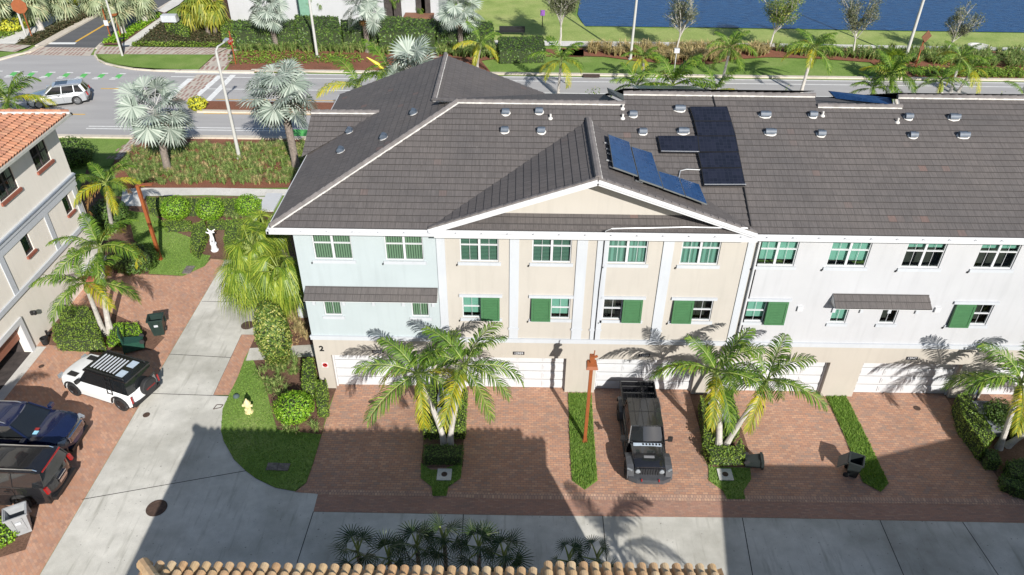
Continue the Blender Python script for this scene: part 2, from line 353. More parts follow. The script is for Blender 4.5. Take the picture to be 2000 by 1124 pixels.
# alley and side lane concrete
alley = [(-17.86,5,W),(-17.86,38.3,W),(470,508),(505,560),(515,620),(502,654),(472,654),(417,772),(447,774),(435,800),(432,843),(437,862),(457,898),(480,920),(500,935),(537,953),(575,960),(621,965),(612,1000),(1000,1007),(1500,1012),(2000,1022),(36,18.9,W),(60,18.5,W),(60,5,W)]
sheet('alley_concrete', alley, m_conc, 0)
jt = MB()
def joint(a, b, w_=.035, z=.004):
    a = G(*a); b = G(*b); a.z = b.z = z; d = (b-a).normalized(); n = V((-d.y, d.x, 0))*w_/2
    jt.face([a-n, b-n, b+n, a+n])
for a, b in [((160,976),(480,920)),((580,1100),(612,1000)),((328,692),(453,699)),((297,769),(447,774)),((394,589),(500,591)),((900,1100),(905,1005)),((1186,1110),(1177,1008)),((1470,1124),(1450,1012)),((1765,1124),(1718,1015)),((472,654),(417,772)),((1950,1124),(1880,1020))]: joint(a, b)
o = jt.build('alley_joints', MAT('dark_joint_filler', (.05,.048,.045), .9)); o['kind'] = 'structure'
# driveways
drv = [(657,757),(-8.9,27.45,W),(36,27.45,W),(36,18.9,W),(2000,1022),(1500,1012),(1000,1007),(612,1000),(621,965),(575,962),(598,944),(612,905),(640,810)]
sheet('driveway_pavers', drv, m_pav, .004)
sheet('driveway_border', [(621,967),(800,970),(1000,976),(1500,981),(2000,988),(36,19.75,W),(36,18.94,W),(2000,1021.5),(1500,1011.5),(1000,1006.5),(613,999.5)], m_pav2, .008)
sheet('driveway_soldier_course', [(596,957),(800,960),(1000,964),(1500,969),(2000,976),(36,20.1,W),(36,19.76,W),(2000,987),(1500,980),(1000,975),(800,969),(620,966)], m_pav3, .012)
side = [(-25,5,W),(-17.87,5,W),(-17.87,38.1,W),(437,508),(412,506),(400,520),(357,540),(225,534),(-25,36.3,W)]
sheet('side_court_pavers', side, m_pavL, .004)
sheet('garage_apron', [(-25.0,10,W),(-24.45,10,W),(-24.45,29.9,W),(-25.0,29.9,W)], m_walk, .02)
sheet('lane_edge_pavers', [(472,654),(503,655),(478,700),(452,772),(417,772)], m_pavL, .008)
sheet('entry_path', [(488,681),(612,674),(616,697),(480,706)], m_conc, .022)
# lawns and planting beds near the buildings
def bed(name, px, mat, z): return sheet(name, px, mat, z)
lawnL = [(447,774),(435,800),(432,843),(437,862),(457,898),(480,920),(500,935),(537,953),(575,960),(598,944),(612,905),(628,850),(540,840),(530,800),(520,760),(495,705),(480,706)]
bed('corner_lawn', lawnL, m_turf, .03)
bed('corner_mulch_bed', [(495,705),(520,760),(530,800),(545,850),(628,850),(640,800),(657,760),(632,737),(616,697)], m_mulch2, .026)
bed('side_mulch_bed', [(500,655),(522,600),(512,560),(520,480),(560,405),(-9.5,40,W),(-9.5,27.2,W),(612,674),(488,681)], m_mulch2, .014)
bed('island_bed', [(836,754),(916,757),(904,880),(904,913),(822,915),(826,870)], m_mulch2, .02)
isl = [(822,905),(840,918),(862,920),(880,912),(903,905),(900,935),(876,952),(872,970),(845,970),(843,952),(822,935)]
bed('island_lawn', isl, m_turf, .03)
bed('island_bed', [(1345,762),(1425,765),(1462,880),(1462,912),(1385,915),(1372,860)], m_mulch2, .02)
isl2 = [(1384,913),(1465,915),(1467,937),(1452,960),(1455,976),(1420,976),(1412,960),(1384,940)]
bed('island_lawn', isl2, m_turf, .03)
isl3 = [(1840,765),(1930,770),(23.6,24.4,W),(26.2,23,W),(26.5,20.6,W),(2000,972),(1958,948),(1935,915),(1880,830)]
bed('island_bed', isl3, m_mulch2, .02)
strip1 = [(1110,769),(1155,769),(1160,850),(1167,940),(1142,958),(1117,940),(1112,850)]
strip2 = [(1613,775),(1652,775),(1690,850),(1735,945),(1720,962),(1685,943),(1648,850)]
bed('grass_strip', strip1, m_turf, .03); bed('grass_strip', strip2, m_turf, .03)
bed('court_hedge_bed', [(90,612),(190,600),(280,640),(322,660),(300,684),(250,688),(96,675)], m_mulch2, .03)
bed('court_corner_bed', [(0,985),(72,1012),(50,1075),(0,1090),(-40,1100),(-60,1000)], m_mulch2, .03)
gardenL = [(250,412),(300,420),(345,455),(372,465),(372,495),(412,500),(398,522),(357,540),(290,536),(300,500),(262,470)]
bed('garden_mulch', [(-25,36.3,W),(225,534),(357,540),(412,506),(450,508),(480,505),(540,405),(480,384),(200,384),(170,330),(-30,44,W),(-32,38,W)], m_mulch2, .010)
bed('garden_lawn', gardenL, m_turf, .03)
# beyond: sidewalk, bed, road
Y1, Y2 = 56.1, 71.0
bed('roadside_mulch', [(240,372),(216,330),(232,300),(255,272),(-20,Y1-.3,W),(200,Y1-.3,W),(200,48.2,W),(-8,48.2,W)], m_mulch, .012)
bed('sidewalk', [(236,402),(240,370),(282,368),(420,368),(620,372),(200,48.3,W),(200,47.2,W),(-8,47.1,W),(498,384),(490,384),(400,382),(285,384),(275,404)], m_walk, .03)
bed('garden_path', [(490,385),(540,386),(538,406),(516,406),(512,390),(490,392)], m_walk, .034)
bed('verge_lawn', [(110,268),(258,270),(232,298),(216,325),(160,330),(100,300)], m_turf, .02)
# main road
road = [(-200,Y1,W),(200,Y1,W),(200,Y2,W),(480,143),(350,141),(300,140),(230,133),(195,122),(187,112),(186,108),(50,108),(30,110),(0,119),(-60,140),(-200,Y2-1,W)]
sheet('main_road', road, m_asph, 0)
def kerb(name, pts, w_=.45, h=.14, mat=None):
    mb = MB(); n = len(pts)
    for a, b in zip(pts[:-1], pts[1:]):
        d = (b-a); d.z = 0; d.normalize(); q = V((-d.y, d.x, 0))*w_
        mb.prism([a, b + d*.05, b+d*.05+q, a+q], h)
    o = mb.build(name, mat or m_kerb); o['kind'] = 'structure'
kerb('road_kerb', PTS([(-200,Y1-.4,W),(258,272)]) ); kerb('road_kerb', [V((x, Y1-.45, 0)) for x in (-29.5,-10,200)])
kerb('road_kerb', PTS([(495,143.5),(430,143),(350,141.5),(300,140),(260,137),(230,132),(205,126),(190,118),(184,110),(186,103),(195,96)])[::-1])
kerb('road_kerb', [V((x, Y2, 0)) for x in (-26,20,200)])
kerb('road_kerb', PTS([(-60,142),(0,119),(32,110),(60,103),(85,92)]))
# median
med = [G(388,200), G(384,212), V((-27.6,60.9,0)), V((200,61.3,0)), V((200,63.6,0))]
mb = MB(); mb.prism([V((q.x,q.y,.0)) for q in med], .13); o = mb.build('median_kerb', m_kerb); o['kind'] = 'structure'
sheet('median_mulch', [(-27.2,61.3,W),(200,61.6,W),(200,63.3,W),(-27.6,63.2,W)], m_mulch, .15)
# side street
def ext(a, b, t):
    A = G(*a); B = G(*b); q = A+(B-A)*t; return (q.x, q.y, W)
sheet('side_street', [(80,95),(187,94),(212,77),(250,54),ext((212,77),(250,54),4),ext((80,95),(210,22),3.2)], m_asph2, .004)
sheet('stop_line', [(93,83.5),(150,83.5),(146,87),(87,87)], m_wpnt, .012)
sheet('yellow_centre_line', [(146,82),(150,82.5),ext((150,82.5),(249,24),1.6),ext((146,82),(247,22),1.6)], m_yell, .012)
kerb('side_street_kerb', [G(85,92), G(210,22), V(ext((80,95),(210,22),3)[:2]+(0,))], .9)
kerb('side_street_kerb', [V(ext((212,77),(250,54),3.5)[:2]+(0,)), G(250,54), G(212,77), G(195,88), G(187,96)], .5)
# stamped brick crossings: cream ground with rows of slanted brick bars
m_bar = MAT('dusty_red_brick_bar', (.30,.19,.16), .9, var=.2, scale=2)
m_cream = MAT('cream_paver_ground', (.44,.39,.33), .9, var=.12, scale=2)
def barred(name, quad, nx, ny, z, lean=0.0):
    q = PTS(quad); mb = MB(); mb.face([V((p.x,p.y,z)) for p in q]); o = mb.build(name, m_cream); o['kind'] = 'structure'
    if sum(p.normal.z for p in o.data.polygons) < 0: o.data.flip_normals()
    b2 = MB(); rnd = random.Random(nx)
    def P(u, v_): a = q[0].lerp(q[1], u); c = q[3].lerp(q[2], u); r = a.lerp(c, v_); return V((r.x, r.y, z+.004))
    for i in range(nx):
        for j in range(ny):
            u0 = (i+.2+.3*(j % 2))/nx; v0 = (j+.1)/ny; u1 = u0+.5/nx; v1 = v0+.8/ny
            if u1 + lean > 1 or rnd.random() < .12: continue
            b2.face([P(u0, v0), P(u1, v0), P(u1+lean, v1), P(u0+lean, v1)])
    o = b2.build(name+'_bars', m_bar); o['kind'] = 'structure'
barred('brick_crossing', [(45,108),(176,110),(186,94),(66,92)], 17, 2, .012, .03)
barred('brick_sidewalk', [(186,109),(420,110),(445,97),(192,94)], 30, 2, .16, .012)
barred('brick_sidewalk', [(-30,100),(30,105),(62,92),(0,89)], 7, 2, .16, .03)
barred('brick_ramp', [(388,138),(436,138),(470,97),(420,97)], 5, 5, .012)
barred('brick_crosswalk', [(330,198),(372,198),(425,147),(385,146)], 5, 7, .010)
barred('brick_crosswalk', [(205,312),(232,312),(300,262),(262,262)], 4, 7, .018)
# lawns, beds and path beyond the road
sheet('oval_lawn', [(187,108),(420,109.5),(388,139),(300,139),(262,136),(232,131),(207,125),(193,118)], m_turf, .14)
sheet('far_verge_lawn', [(0,115),(30,108),(55,104),(0,104),(-60,105),(-60,138)], m_turf, .14)
sheet('far_mulch_bed', [(440,142),(960,144),(940,120),(1000,111),(1140,112),(1140,98),(440,90),(470,97),(455,115)], m_mulch, .06)
sheet('far_mulch_bed', [(1090,110),(1180,112),(1240,120),(1330,128),(1390,126),(1440,117),(1500,113),(1600,116),(1700,123),(1720,135),(1720,152),(2000,158),(120,Y2+.3,W),(150,78.5,W),(2000,102),(1500,93),(1090,95)], m_mulch, .06)
sheet('ground_cover_bed', [(262,92),(320,37),(360,40),(470,70),(440,96)], m_cover, .14)
sheet('ground_cover_bed', [(195,90),(240,60),(330,20),(322,36),(245,90)], m_mulch2, .14)
sheet('ground_cover_bed', [(30,90),(66,90),(205,20),(250,-10),(180,-20),(100,45)], m_cover, .13)
sheet('far_path', [(0,89),(30,89),(105,48),(162,12),(150,8),(0,72)], m_walk, .16)
sheet('far_path', [(230,94),(258,94),(322,40),(314,37),(245,85)], m_walk, .16)
sheet('far_path', [(322,28),(350,12),(372,-8),(350,-8),(330,8),(310,24)], m_walk, .16)
sheet('lakeside_path', [(455,74),(520,77),(700,79),(960,88),(1100,92),(1300,93),(1600,94),(2000,101),(150,79.4,W),(150,81.2,W),(2000,95),(1600,88),(1300,84),(1100,82),(960,80),(700,72),(520,70),(470,68)], m_walk, .08)
sheet('lake_bank', [(940,0),(900,60),(960,80),(1100,82),(1300,84),(1600,88),(2000,95),(150,81.2,W),(200,86,W),(2000,66),(1700,62),(1400,57),(1145,54),(1120,30),(1090,0),ext((1090,60),(1088,0),2),ext((940,60),(940,0),2)], m_turf2, .04)
sheet('lake_water', [(1142,52),(1400,55),(1700,60),(2000,64.5),(200,86.5,W),(300,380,W),(20,380,W),ext((1150,40),(1135,0),1.3),(1133,0),(1128,30)], m_water, .05)
for i, (x0) in enumerate((115,395,625,)): pass
# paint on the main road
pm = MB()
def stripe(mb, x0, x1, yc, w_=.13, z=.008): mb.face([(x0, yc-w_/2, z), (x1, yc-w_/2, z), (x1, yc+w_/2, z), (x0, yc+w_/2, z)])
def py2Y(px, py): return G(px, py).y
for yc in (py2Y(1500,157), py2Y(1500,164.5)): stripe(pm, G(330,154).x if yc else 0, 200, yc, .15)
stripe(pm, G(370,176).x, 200, py2Y(640,177), .13)
for yy in (250, 254.5): stripe(pm, G(170,250).x, 200, py2Y(400,yy), .14)
o = pm.build('white_lane_lines', m_wpnt); o['kind'] = 'structure'
pm = MB()
for a, b in (((372,154),(322,196)),((430,148),(372,198)),((455,147),(405,198))):
    A = G(*a); B = G(*b); pm.face([V((A.x-.25,A.y,.012)), V((B.x-.25,B.y,.012)), V((B.x+.3,B.y,.012)), V((A.x+.3,A.y,.012))])
o = pm.build('crosswalk_stripes', m_wpnt); o['kind'] = 'structure'
pm = MB()
for x0, x1, yy in ((30,47,171),(197,232,173.5),(128,167,223.5)): stripe(pm, G(x0,yy).x, G(x1,yy).x, py2Y(x0,yy), .16)
stripe(pm, -27.0, 200, 60.75, .12); stripe(pm, -27.0, 200, 63.95, .12)
o = pm.build('yellow_lane_dashes', m_yell); o['kind'] = 'structure'
gm = MB(); wm = MB()
for i in range(-1, 7):
    x = 24+34.3*i; y0 = 142.3+.72*i
    gm.face([V((*G(x-8,y0+7.2).xy,.010)), V((*G(x+3,y0+7.2).xy,.010)), V((*G(x+11,y0-.5).xy,.010)), V((*G(x,y0-.5).xy,.010))])
    for dx, dy in ((4,-2),(-12,6.3),(-16,8.7)):
        a = G(x+dx, y0+dy); b_ = G(x+dx+12, y0+dy+.2); wm.face([(a.x,a.y-.1,.014),(b_.x,a.y-.1,.014),(b_.x,a.y+.1,.014),(a.x,a.y+.1,.014)])
ya = py2Y(560,259)
gm.face([(-18.6,ya-.7,.010),(200,ya-.7,.010),(200,ya+.6,.010),(-18.6,ya+.6,.010)])
o = gm.build('green_bike_lane', m_gpnt); o['kind'] = 'structure'
o = wm.build('bike_lane_dashes', m_wpnt); o['kind'] = 'structure'
# manholes, drains, valve boxes
def manhole(px, py, r, label, z=.006):
    c = G(px, py); mb = MB(); mb.lathe([(r,0),(r,.012),(r*.8,.014),(r*.78,.006),(r*.72,.006),(r*.70,.014),(r*.2,.015),(0.01,.015)], 24, M=Matrix.Translation((c.x,c.y,z)))
    tag(mb.build('manhole_cover', m_iron, smooth=True), label, 'manhole cover', 'round covers in the paving')
manhole(306,993,.42,'large rusty round manhole cover in the sunlit alley concrete'); manhole(484,636,.36,'rusty round manhole cover in the side lane beside the weeping fan palm')
manhole(725,785,.13,'small dark round cover on the leftmost driveway pavers'); manhole(81,716,.13,'small dark round cover on the side court pavers by the white off-roader')
manhole(286,811,.16,'small grey ringed cover on the lane concrete below the white off-roader'); manhole(1487,795,.13,'small rusty cover on the driveway right of the leaning palm pair')
manhole(1791,798,.16,'small rusty cover on the rightmost driveway pavers')
def slab(px, py, s, label, z=.03):
    c = G(px, py); mb = MB(); mb.box((c.x-s/2,c.y-s/2,z),(c.x+s/2,c.y+s/2,z+.05))
    o = mb.build('utility_slab', m_walk); tag(o, label, 'utility slab', 'utility slabs in the island lawns')
    m2 = MB(); m2.lathe([(.13,0),(.13,.012),(.1,.014),(.01,.014)], 18, M=Matrix.Translation((c.x,c.y,z+.05))); m2.build('cover', m_iron, o)
slab(868,929,.62,'square concrete utility slab in the shaded lawn below the left palm pair'); slab(1416,929,.62,'square concrete utility slab in the lawn beside the fallen black bin')
def valve(px, py, label):
    c = G(px, py); mb = MB(); mb.box((c.x-.25,c.y-.2,.03),(c.x+.25,c.y+.2,.07)); o = mb.build('meter_box', MAT('stained_meter_box', (.15,.13,.12), .9, var=.4, scale=8))
    tag(o, label, 'meter box', 'meter boxes in the lawns')
valve(533,913,'left meter box of the two in the shaded corner lawn'); valve(554,914,'right meter box of the two in the shaded corner lawn')
valve(371,525,'meter box at the corner of the small garden lawn'); valve(366,532,'meter box touching the paver kerb by the garden lawn')
# ================================================================ wall frames and window kit
class Wall:
    def __init__(s, o, u, n): s.o = V(o); s.u = V(u); s.n = V(n)
    def P(s, u, z, d=0): return s.o + s.u*u + s.n*d + V((0,0,z))
    def box(s, mb, u0, u1, z0, z1, d0, d1, m=0):
        a = [s.P(u, z, d) for d in (d0, d1) for u, z in ((u0,z0),(u1,z0),(u1,z1),(u0,z1))]
        mb.mesh(a, [(0,3,2,1),(4,5,6,7),(0,1,5,4),(1,2,6,5),(2,3,7,6),(3,0,4,7)], m)
    def panel(s, mb, u0, u1, z0, z1, holes=(), depth=.14, d=0):
        us = sorted({u0, u1} | {x for h in holes for x in h[:2] if u0 < x < u1}); zs = sorted({z0, z1} | {x for h in holes for x in h[2:4] if z0 < x < z1})
        for a, b in zip(us[:-1], us[1:]):
            for c, e in zip(zs[:-1], zs[1:]):
                mu, mz = (a+b)/2, (c+e)/2
                if any(h[0] < mu < h[1] and h[2] < mz < h[3] for h in holes): continue
                mb.face([s.P(a,c,d), s.P(b,c,d), s.P(b,e,d), s.P(a,e,d)])
        for h in holes:
            q = [(h[0],h[2]),(h[1],h[2]),(h[1],h[3]),(h[0],h[3])]; dp = h[4] if len(h) > 4 else depth
            for (a, b), (c, e) in zip(q, q[1:]+q[:1]):
                if b == e and b <= z0: continue
                mb.face([s.P(a,b,d), s.P(a,b,d-dp), s.P(c,e,d-dp), s.P(c,e,d)])
def window(Wl, parent, u0, u1, z0, z1, style, panes=2, sill=True, rail=True, frame=None, muntin=True, sillm=None):
    f = MB(); t = .045; fm = frame or m_paint
    Wl.box(f, u0, u1, z0, z0+t, -.12, -.05); Wl.box(f, u0, u1, z1-t, z1, -.12, -.05)
    Wl.box(f, u0, u0+t, z0+t, z1-t, -.12, -.05); Wl.box(f, u1-t, u1, z0+t, z1-t, -.12, -.05)
    pw = (u1-u0)/panes
    for i in range(1, panes): Wl.box(f, u0+pw*i-.05, u0+pw*i+.05, z0+t, z1-t, -.12, -.05)
    zm = (z0+z1)/2+.02
    for i in range(panes):
        a = u0+pw*i+(.055 if i or True else 0); b = u0+pw*(i+1)-.055
        if rail: Wl.box(f, a, b, zm-.025, zm+.025, -.115, -.045)
        if muntin: c = (a+b)/2; Wl.box(f, c-.007, c+.007, z0+t, z1-t, -.11, -.09)
    fo = f.build('window', fm, parent)
    g = MB(); g.face([Wl.P(a_, c_, -.1) for a_, c_ in ((u0+t,z0+t),(u1-t,z0+t),(u1-t,z1-t),(u0+t,z1-t))]); g.build('glass', m_glass, fo)
    if style in ('dark', 'half'):
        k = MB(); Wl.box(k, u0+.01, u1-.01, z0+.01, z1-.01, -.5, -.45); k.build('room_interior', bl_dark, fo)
        if style == 'half':
            k = MB(); Wl.box(k, u0+t, u1-t, z1-(z1-z0)*.42, z1-(z1-z0)*.30, -.2, -.19); k.build('blind', bl_shade, fo)
    else:
        mt = {'vert': bl_vert, 'horz': bl_horz, 'curt': bl_curt, 'shade': bl_shade}[style]
        zb = z0+.3*(z1-z0)*.5 if style == 'shade' else z0+.01
        k = MB(); Wl.box(k, u0+.01, u1-.01, zb, z1-.01, -.2, -.19); k.build('blind', mt, fo)
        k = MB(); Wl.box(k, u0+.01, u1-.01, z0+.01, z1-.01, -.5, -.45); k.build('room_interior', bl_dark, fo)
    if sill:
        k = MB(); Wl.box(k, u0-.1, u1+.1, z0-.15, z0-.002, .003, .07); k.build('sill', sillm or m_trim, fo)
    return fo
def shutter(Wl, parent, u0, u1, z0, z1):
    mb = MB(); top, bot = .1, .17
    n = 12
    def P(u, z): k = (z1-z)/(z1-z0); return Wl.P(u, z, top+(bot-top)*k)
    def P2(u, z, d): k = (z1-z)/(z1-z0); return Wl.P(u, z, top+(bot-top)*k+d)
    def b(ua, ub, za, zb, da, db):
        a = [P2(u, z, d) for d in (da, db) for u, z in ((ua,za),(ub,za),(ub,zb),(ua,zb))]
        mb.mesh(a, [(0,3,2,1),(4,5,6,7),(0,1,5,4),(1,2,6,5),(2,3,7,6),(3,0,4,7)])
    b(u0, u1, z0, z1, -.02, 0)
    for ua, ub, za, zb in ((u0,u0+.09,z0,z1),(u1-.09,u1,z0,z1),(u0+.09,u1-.09,z1-.09,z1),(u0+.09,u1-.09,z0,z0+.09)): b(ua, ub, za, zb, .001, .035)
    h = (z1-z0-.2)/n
    for i in range(n): b(u0+.1, u1-.1, z0+.1+h*i+.012, z0+.1+h*i+h*.8, .001, .022)
    b(u0, u0+.03, z0, z1, -.1, -.021); b(u1-.03, u1, z0, z1, -.1, -.021)
    return mb.build('shutter', m_green, parent)
def garage_door(Wl, parent, u0, u1, z1, dback, cols=4, mat=None):
    mb = MB(); Wl.box(mb, u0, u1, .02, z1, -dback-.05, -dback); hs = (z1-.02)/4; cw = (u1-u0)/cols
    for r in range(4):
        za = .02+hs*r
        for c in range(cols):
            a = u0+cw*c+.1; e = a+cw-.2
            Wl.box(mb, a, e, za+.1, za+hs-.1, -dback+.001, -dback+.026)
            Wl.box(mb, a+.07, e-.07, za+.17, za+hs-.17, -dback+.027, -dback+.042)
        if r: Wl.box(mb, u0, u1, za-.012, za+.012, -dback+.001, -dback+.006, 1)
    return mb.build('garage_door', [mat or m_paint, MAT('door_joint_shadow_gap', (.16,.16,.16), .8)], parent)
# ---------------------------------------------------------------- real roof courses
def roof(mb, poly, up=None, course=.34, t=.03, edge=.02):
    poly = [V(q) for q in poly]; n = (poly[1]-poly[0]).cross(poly[2]-poly[0]).normalized()
    if n.z < 0: n = -n; poly = poly[::-1]
    u = V((0,0,1)).cross(n).normalized(); v_ = n.cross(u); o = poly[0]
    if v_.z < 0: v_ = -v_; u = -u
    q = [((p-o).dot(u), (p-o).dot(v_)) for p in poly]
    # make the 2d polygon use (u,v) with n = u x v
    flip = u.cross(v_).dot(n) < 0
    vmin = min(b for a, b in q); vmax = max(b for a, b in q)
    def clip(pl, k, s):
        out = []
        for i in range(len(pl)):
            a, b = pl[i-1], pl[i]; da = s*(a[1]-k); db = s*(b[1]-k)
            if (da >= 0) != (db >= 0):
                tt = da/(da-db); out.append((a[0]+(b[0]-a[0])*tt, k))
            if db >= 0: out.append(b)
        return out
    k = 0
    while vmin+k*course < vmax-1e-4:
        v0 = vmin+k*course; v1 = min(v0+course, vmax); pl = clip(clip(q, v0, 1), v1, -1); k += 1
        if len(pl) < 3: continue
        def P(a, b): return o + u*a + v_*b + n*(edge + t*(1-(b-v0)/course))
        mb.face([P(*c) for c in pl], uv=[(c[0]+(0 if k % 2 else .16), c[1]-vmin) for c in pl])
        for i in range(len(pl)):
            a, b = pl[i-1], pl[i]
            if abs(a[1]-v0) < 1e-5 and abs(b[1]-v0) < 1e-5:
                A, B = P(*a), P(*b); h = t + (0 if k > 1 else .05)
                mb.face([A, B, B-n*h, A-n*h], uv=[(a[0],0)]*4)
def ridge_cap(parent, a, b, r=.11, side=None, mortar=True, name='ridge_cap'):
    a, b = V(a), V(b); mb = MB(); L_ = (b-a).length; nseg = max(2, int(L_/.38)); d = (b-a)/nseg
    for i in range(nseg):
        p = a+d*i; q = p+d*1.08; mb.tube([p+V((0,0,.03)), q+V((0,0,.055))], [r*.92, r], 8)
    o = mb.build(name, m_cap, parent)
    if mortar:
        s_ = side if side is not None else V((0,-1,0)); mb = MB(); rnd = random.Random(int(L_*10))
        for i in range(nseg*2):
            p = a+d*.5*i + V(s_)*(r*.95) + V((0,0,-.0)); mb.bar(p, p+d*.5, .03+rnd.random()*.03, .05+rnd.random()*.02)
        mb.build('ridge_mortar', m_mortar, o)
    return o
# ================================================================ the terraced house row
YF = 27.1
row = thing('townhouse_row', 'long three storey townhouse row with charcoal tiled roof and pale blue, beige and white walls', 'building', (0, 34, 0))
FW = Wall((0, YF, 0), (1,0,0), (0,-1,0))
def ux(px, py): return FY(px, py, YF).x
win3 = [(615,690,504,'vert'),(754,828,506,'vert'),(899,974,508,'horz'),(1039,1115,510,'horz'),(1185,1262,512,'curt'),(1327,1402,513.5,'curt'),(1475,1551,516,'shade'),(1614,1691,517,'shade'),(1759,1835,520,'half'),(1900,1977,522,'half')]
H3 = [(ux(a,y), ux(b,y), 7.54, 9.16, s) for a, b, y, s in win3] + [(25.3, 27.2, 7.54, 9.16, 'half')]
small = [(635,669,616,'vert'),(805,839,618,'vert'),(1619,1651,629,'shade'),(1715,1747,631,'dark')]
HS = [(ux(a,y), ux(b,y), 4.50, 5.36, s) for a, b, y, s in small] + [(24.3, 25.2, 4.50, 5.36, 'dark')]
big2 = [(904,976,622,'shade','R'),(1037,1112,624,'shade','L'),(1175,1250,627,'dark','R'),(1309,1386,630,'dark','L'),(1450,1528,632,'shade','R'),(1848,1924,637,'dark','L')]
HB = [(ux(a,y), ux(b,y), 4.50, 5.70, s, k) for a, b, y, s, k in big2]
garages = [(-8.77,-3.95),(-2.5,2.35),(3.78,8.5),(9.8,14.75),(16.3,20.95),(22.45,27.2)]
XL, XR = -9.5, 34.0
XB1, XB2, XB3 = ux(860,500), 10.07, 23.75
base = MB(); FW.panel(base, XL, XR, 0, 3.12, [(a, b, 0, 2.15, .32) for a, b in garages])
base.build('ground_floor_wall', m_base, row)
def upper(name, a, b, mat):
    mb = MB(); hs = [h[:4] for h in H3+HS+HB if a < h[0] < b]; FW.panel(mb, a, b, 3.36, 9.5, hs); return mb.build(name, mat, row)
upper('pale_blue_wall', XL, XB1, m_blue); upper('beige_wall', XB1, XB2, m_beige); upper('white_wall', XB2, XB3, m_white); upper('pale_blue_wall', XB3, XR, m_blue)
mb = MB(); mb.face([(XL,YF,0),(XL,YF,9.6),(XL,40.3,9.6),(XL,40.3,0)]); mb.box((XL-.3,33.2,0),(XL-.002,35.5,9.3)); mb.build('end_wall', m_blue, row)
mb = MB(); mb.face([(XL,40.3,0),(XL,40.3,9.6),(XR,40.3,9.6),(XR,40.3,0)]); mb.face([(XR,YF,0),(XR,YF,9.6),(XR,40.3,9.6),(XR,40.3,0)]); mb.build('rear_wall', m_beige, row)
mb = MB(); FW.box(mb, XL-.06, XR, 3.12, 3.36, -.02, .07); FW.box(mb, XL-.07, XR, 3.30, 3.37, .071, .10); mb.build('belt_course', m_trim, row)
# pilasters
for a, b in ((857,873),(995,1013),(1122,1142),(1160,1181),(1284,1304)):
    mb = MB(); x0 = ux(a,560); x1 = ux(b,560); FW.box(mb, x0, x1, 3.372, 9.45, .003, .06)
    FW.box(mb, x0-.04, x1+.04, 3.9, 4.0, .061, .085); FW.box(mb, x0-.04, x1+.04, 8.85, 9.0, .061, .085); mb.build('pilaster', m_trim, row)
for xa_, xb_ in ((XB2-.42, XB2-.12), (XB3-.02, XB3+.25)): mb = MB(); FW.box(mb, xa_, xb_, 3.372, 9.45, .003, .05); mb.build('corner_trim', m_trim, row)
for x, c in ((XB2+.02, m_paint), (XB3-.15, m_paint)):
    mb = MB(); mb.tube([(x,YF-.12,3.4),(x,YF-.12,9.1),(x,YF-.6,9.45)], .05, 8); mb.build('downspout', c, row, smooth=True)
    mb = MB(); mb.tube([(x+.12,YF-.03,3.4),(x+.12,YF-.03,9.1)], .025, 6); mb.build('wall_joint', m_black, row)
for h in H3: window(FW, row, *h[:4], h[4], muntin=h[4] != 'vert')
for h in HS: window(FW, row, *h[:4], h[4], panes=1, rail=False)
for h in HB:
    m = (h[0]+h[1])/2
    a, b = (h[0], m) if h[5] == 'R' else (m, h[1])
    wdw = window(FW, row, a, b, *h[2:4], h[4], panes=1, sill=False)
    k = MB(); FW.box(k, h[0]-.1, h[1]+.1, h[2]-.15, h[2]-.002, .003, .06); k.build('sill', m_trim, wdw); k = MB(); FW.box(k, h[0]-.12, h[1]+.12, h[3]+.002, h[3]+.13, .003, .09); k.build('head_trim', m_trim, wdw)
    s0, s1 = (m, h[1]) if h[5] == 'R' else (h[0], m)
    k = MB(); FW.box(k, s0, s1, h[2], h[3], -.05, -.04); k.build('backing', bl_dark, wdw)
    shutter(FW, row, s0, s1, h[2]-.02, h[3]+.0)
for h in H3 + HB:
    k = MB(); FW.box(k, h[0]-.17, h[0]-.13, h[2]-.2, h[2]-.12, .003, .06); k.build('shutter_hook', m_black, row)
for a, b in garages:
    garage_door(FW, row, a, b, 2.15, .3)
    for ja in (a, b-.07): k = MB(); FW.box(k, ja, ja+.07, 0, 2.13, -.27, -.2); k.build('door_jamb', m_paint, row)
# box awnings with tile tops
def awning(x0, x1, z0=5.76, z1=6.12, d=.6):
    mb = MB(); roof(mb, [(x0,YF-d,z0),(x1,YF-d,z0),(x1,YF-.005,z1),(x0,YF-.005,z1)], course=.33)
    o = mb.build('awning_roof', m_tile, row)
    mb = MB()
    for x in (x0+.03, x1-.03): mb.mesh([(x-.03,YF-d,z0-.02),(x-.03,YF-.01,z0-.02),(x-.03,YF-.01,z1),(x+.03,YF-d,z0-.02),(x+.03,YF-.01,z0-.02),(x+.03,YF-.01,z1)], [(0,1,2),(3,5,4),(0,3,4,1),(0,2,5,3)])
    mb.box((x0+.06,YF-d+.02,z0-.05),(x1-.06,YF-.01,z0-.021)); mb.build('soffit_box', m_sofit, o)
    n = max(2, int((x1-x0)/1.3))
    for i in range(n+1):
        x = x0+.25+(x1-x0-.5)*i/n
        mb = MB(); mb.box((x-.07,YF-.08,z0-.62),(x+.07,YF-.003,z0-.36)); mb.build('bracket', m_trim, o)
awning(ux(602,588), ux(857,590)); awning(ux(1618,602), ux(1803,604))
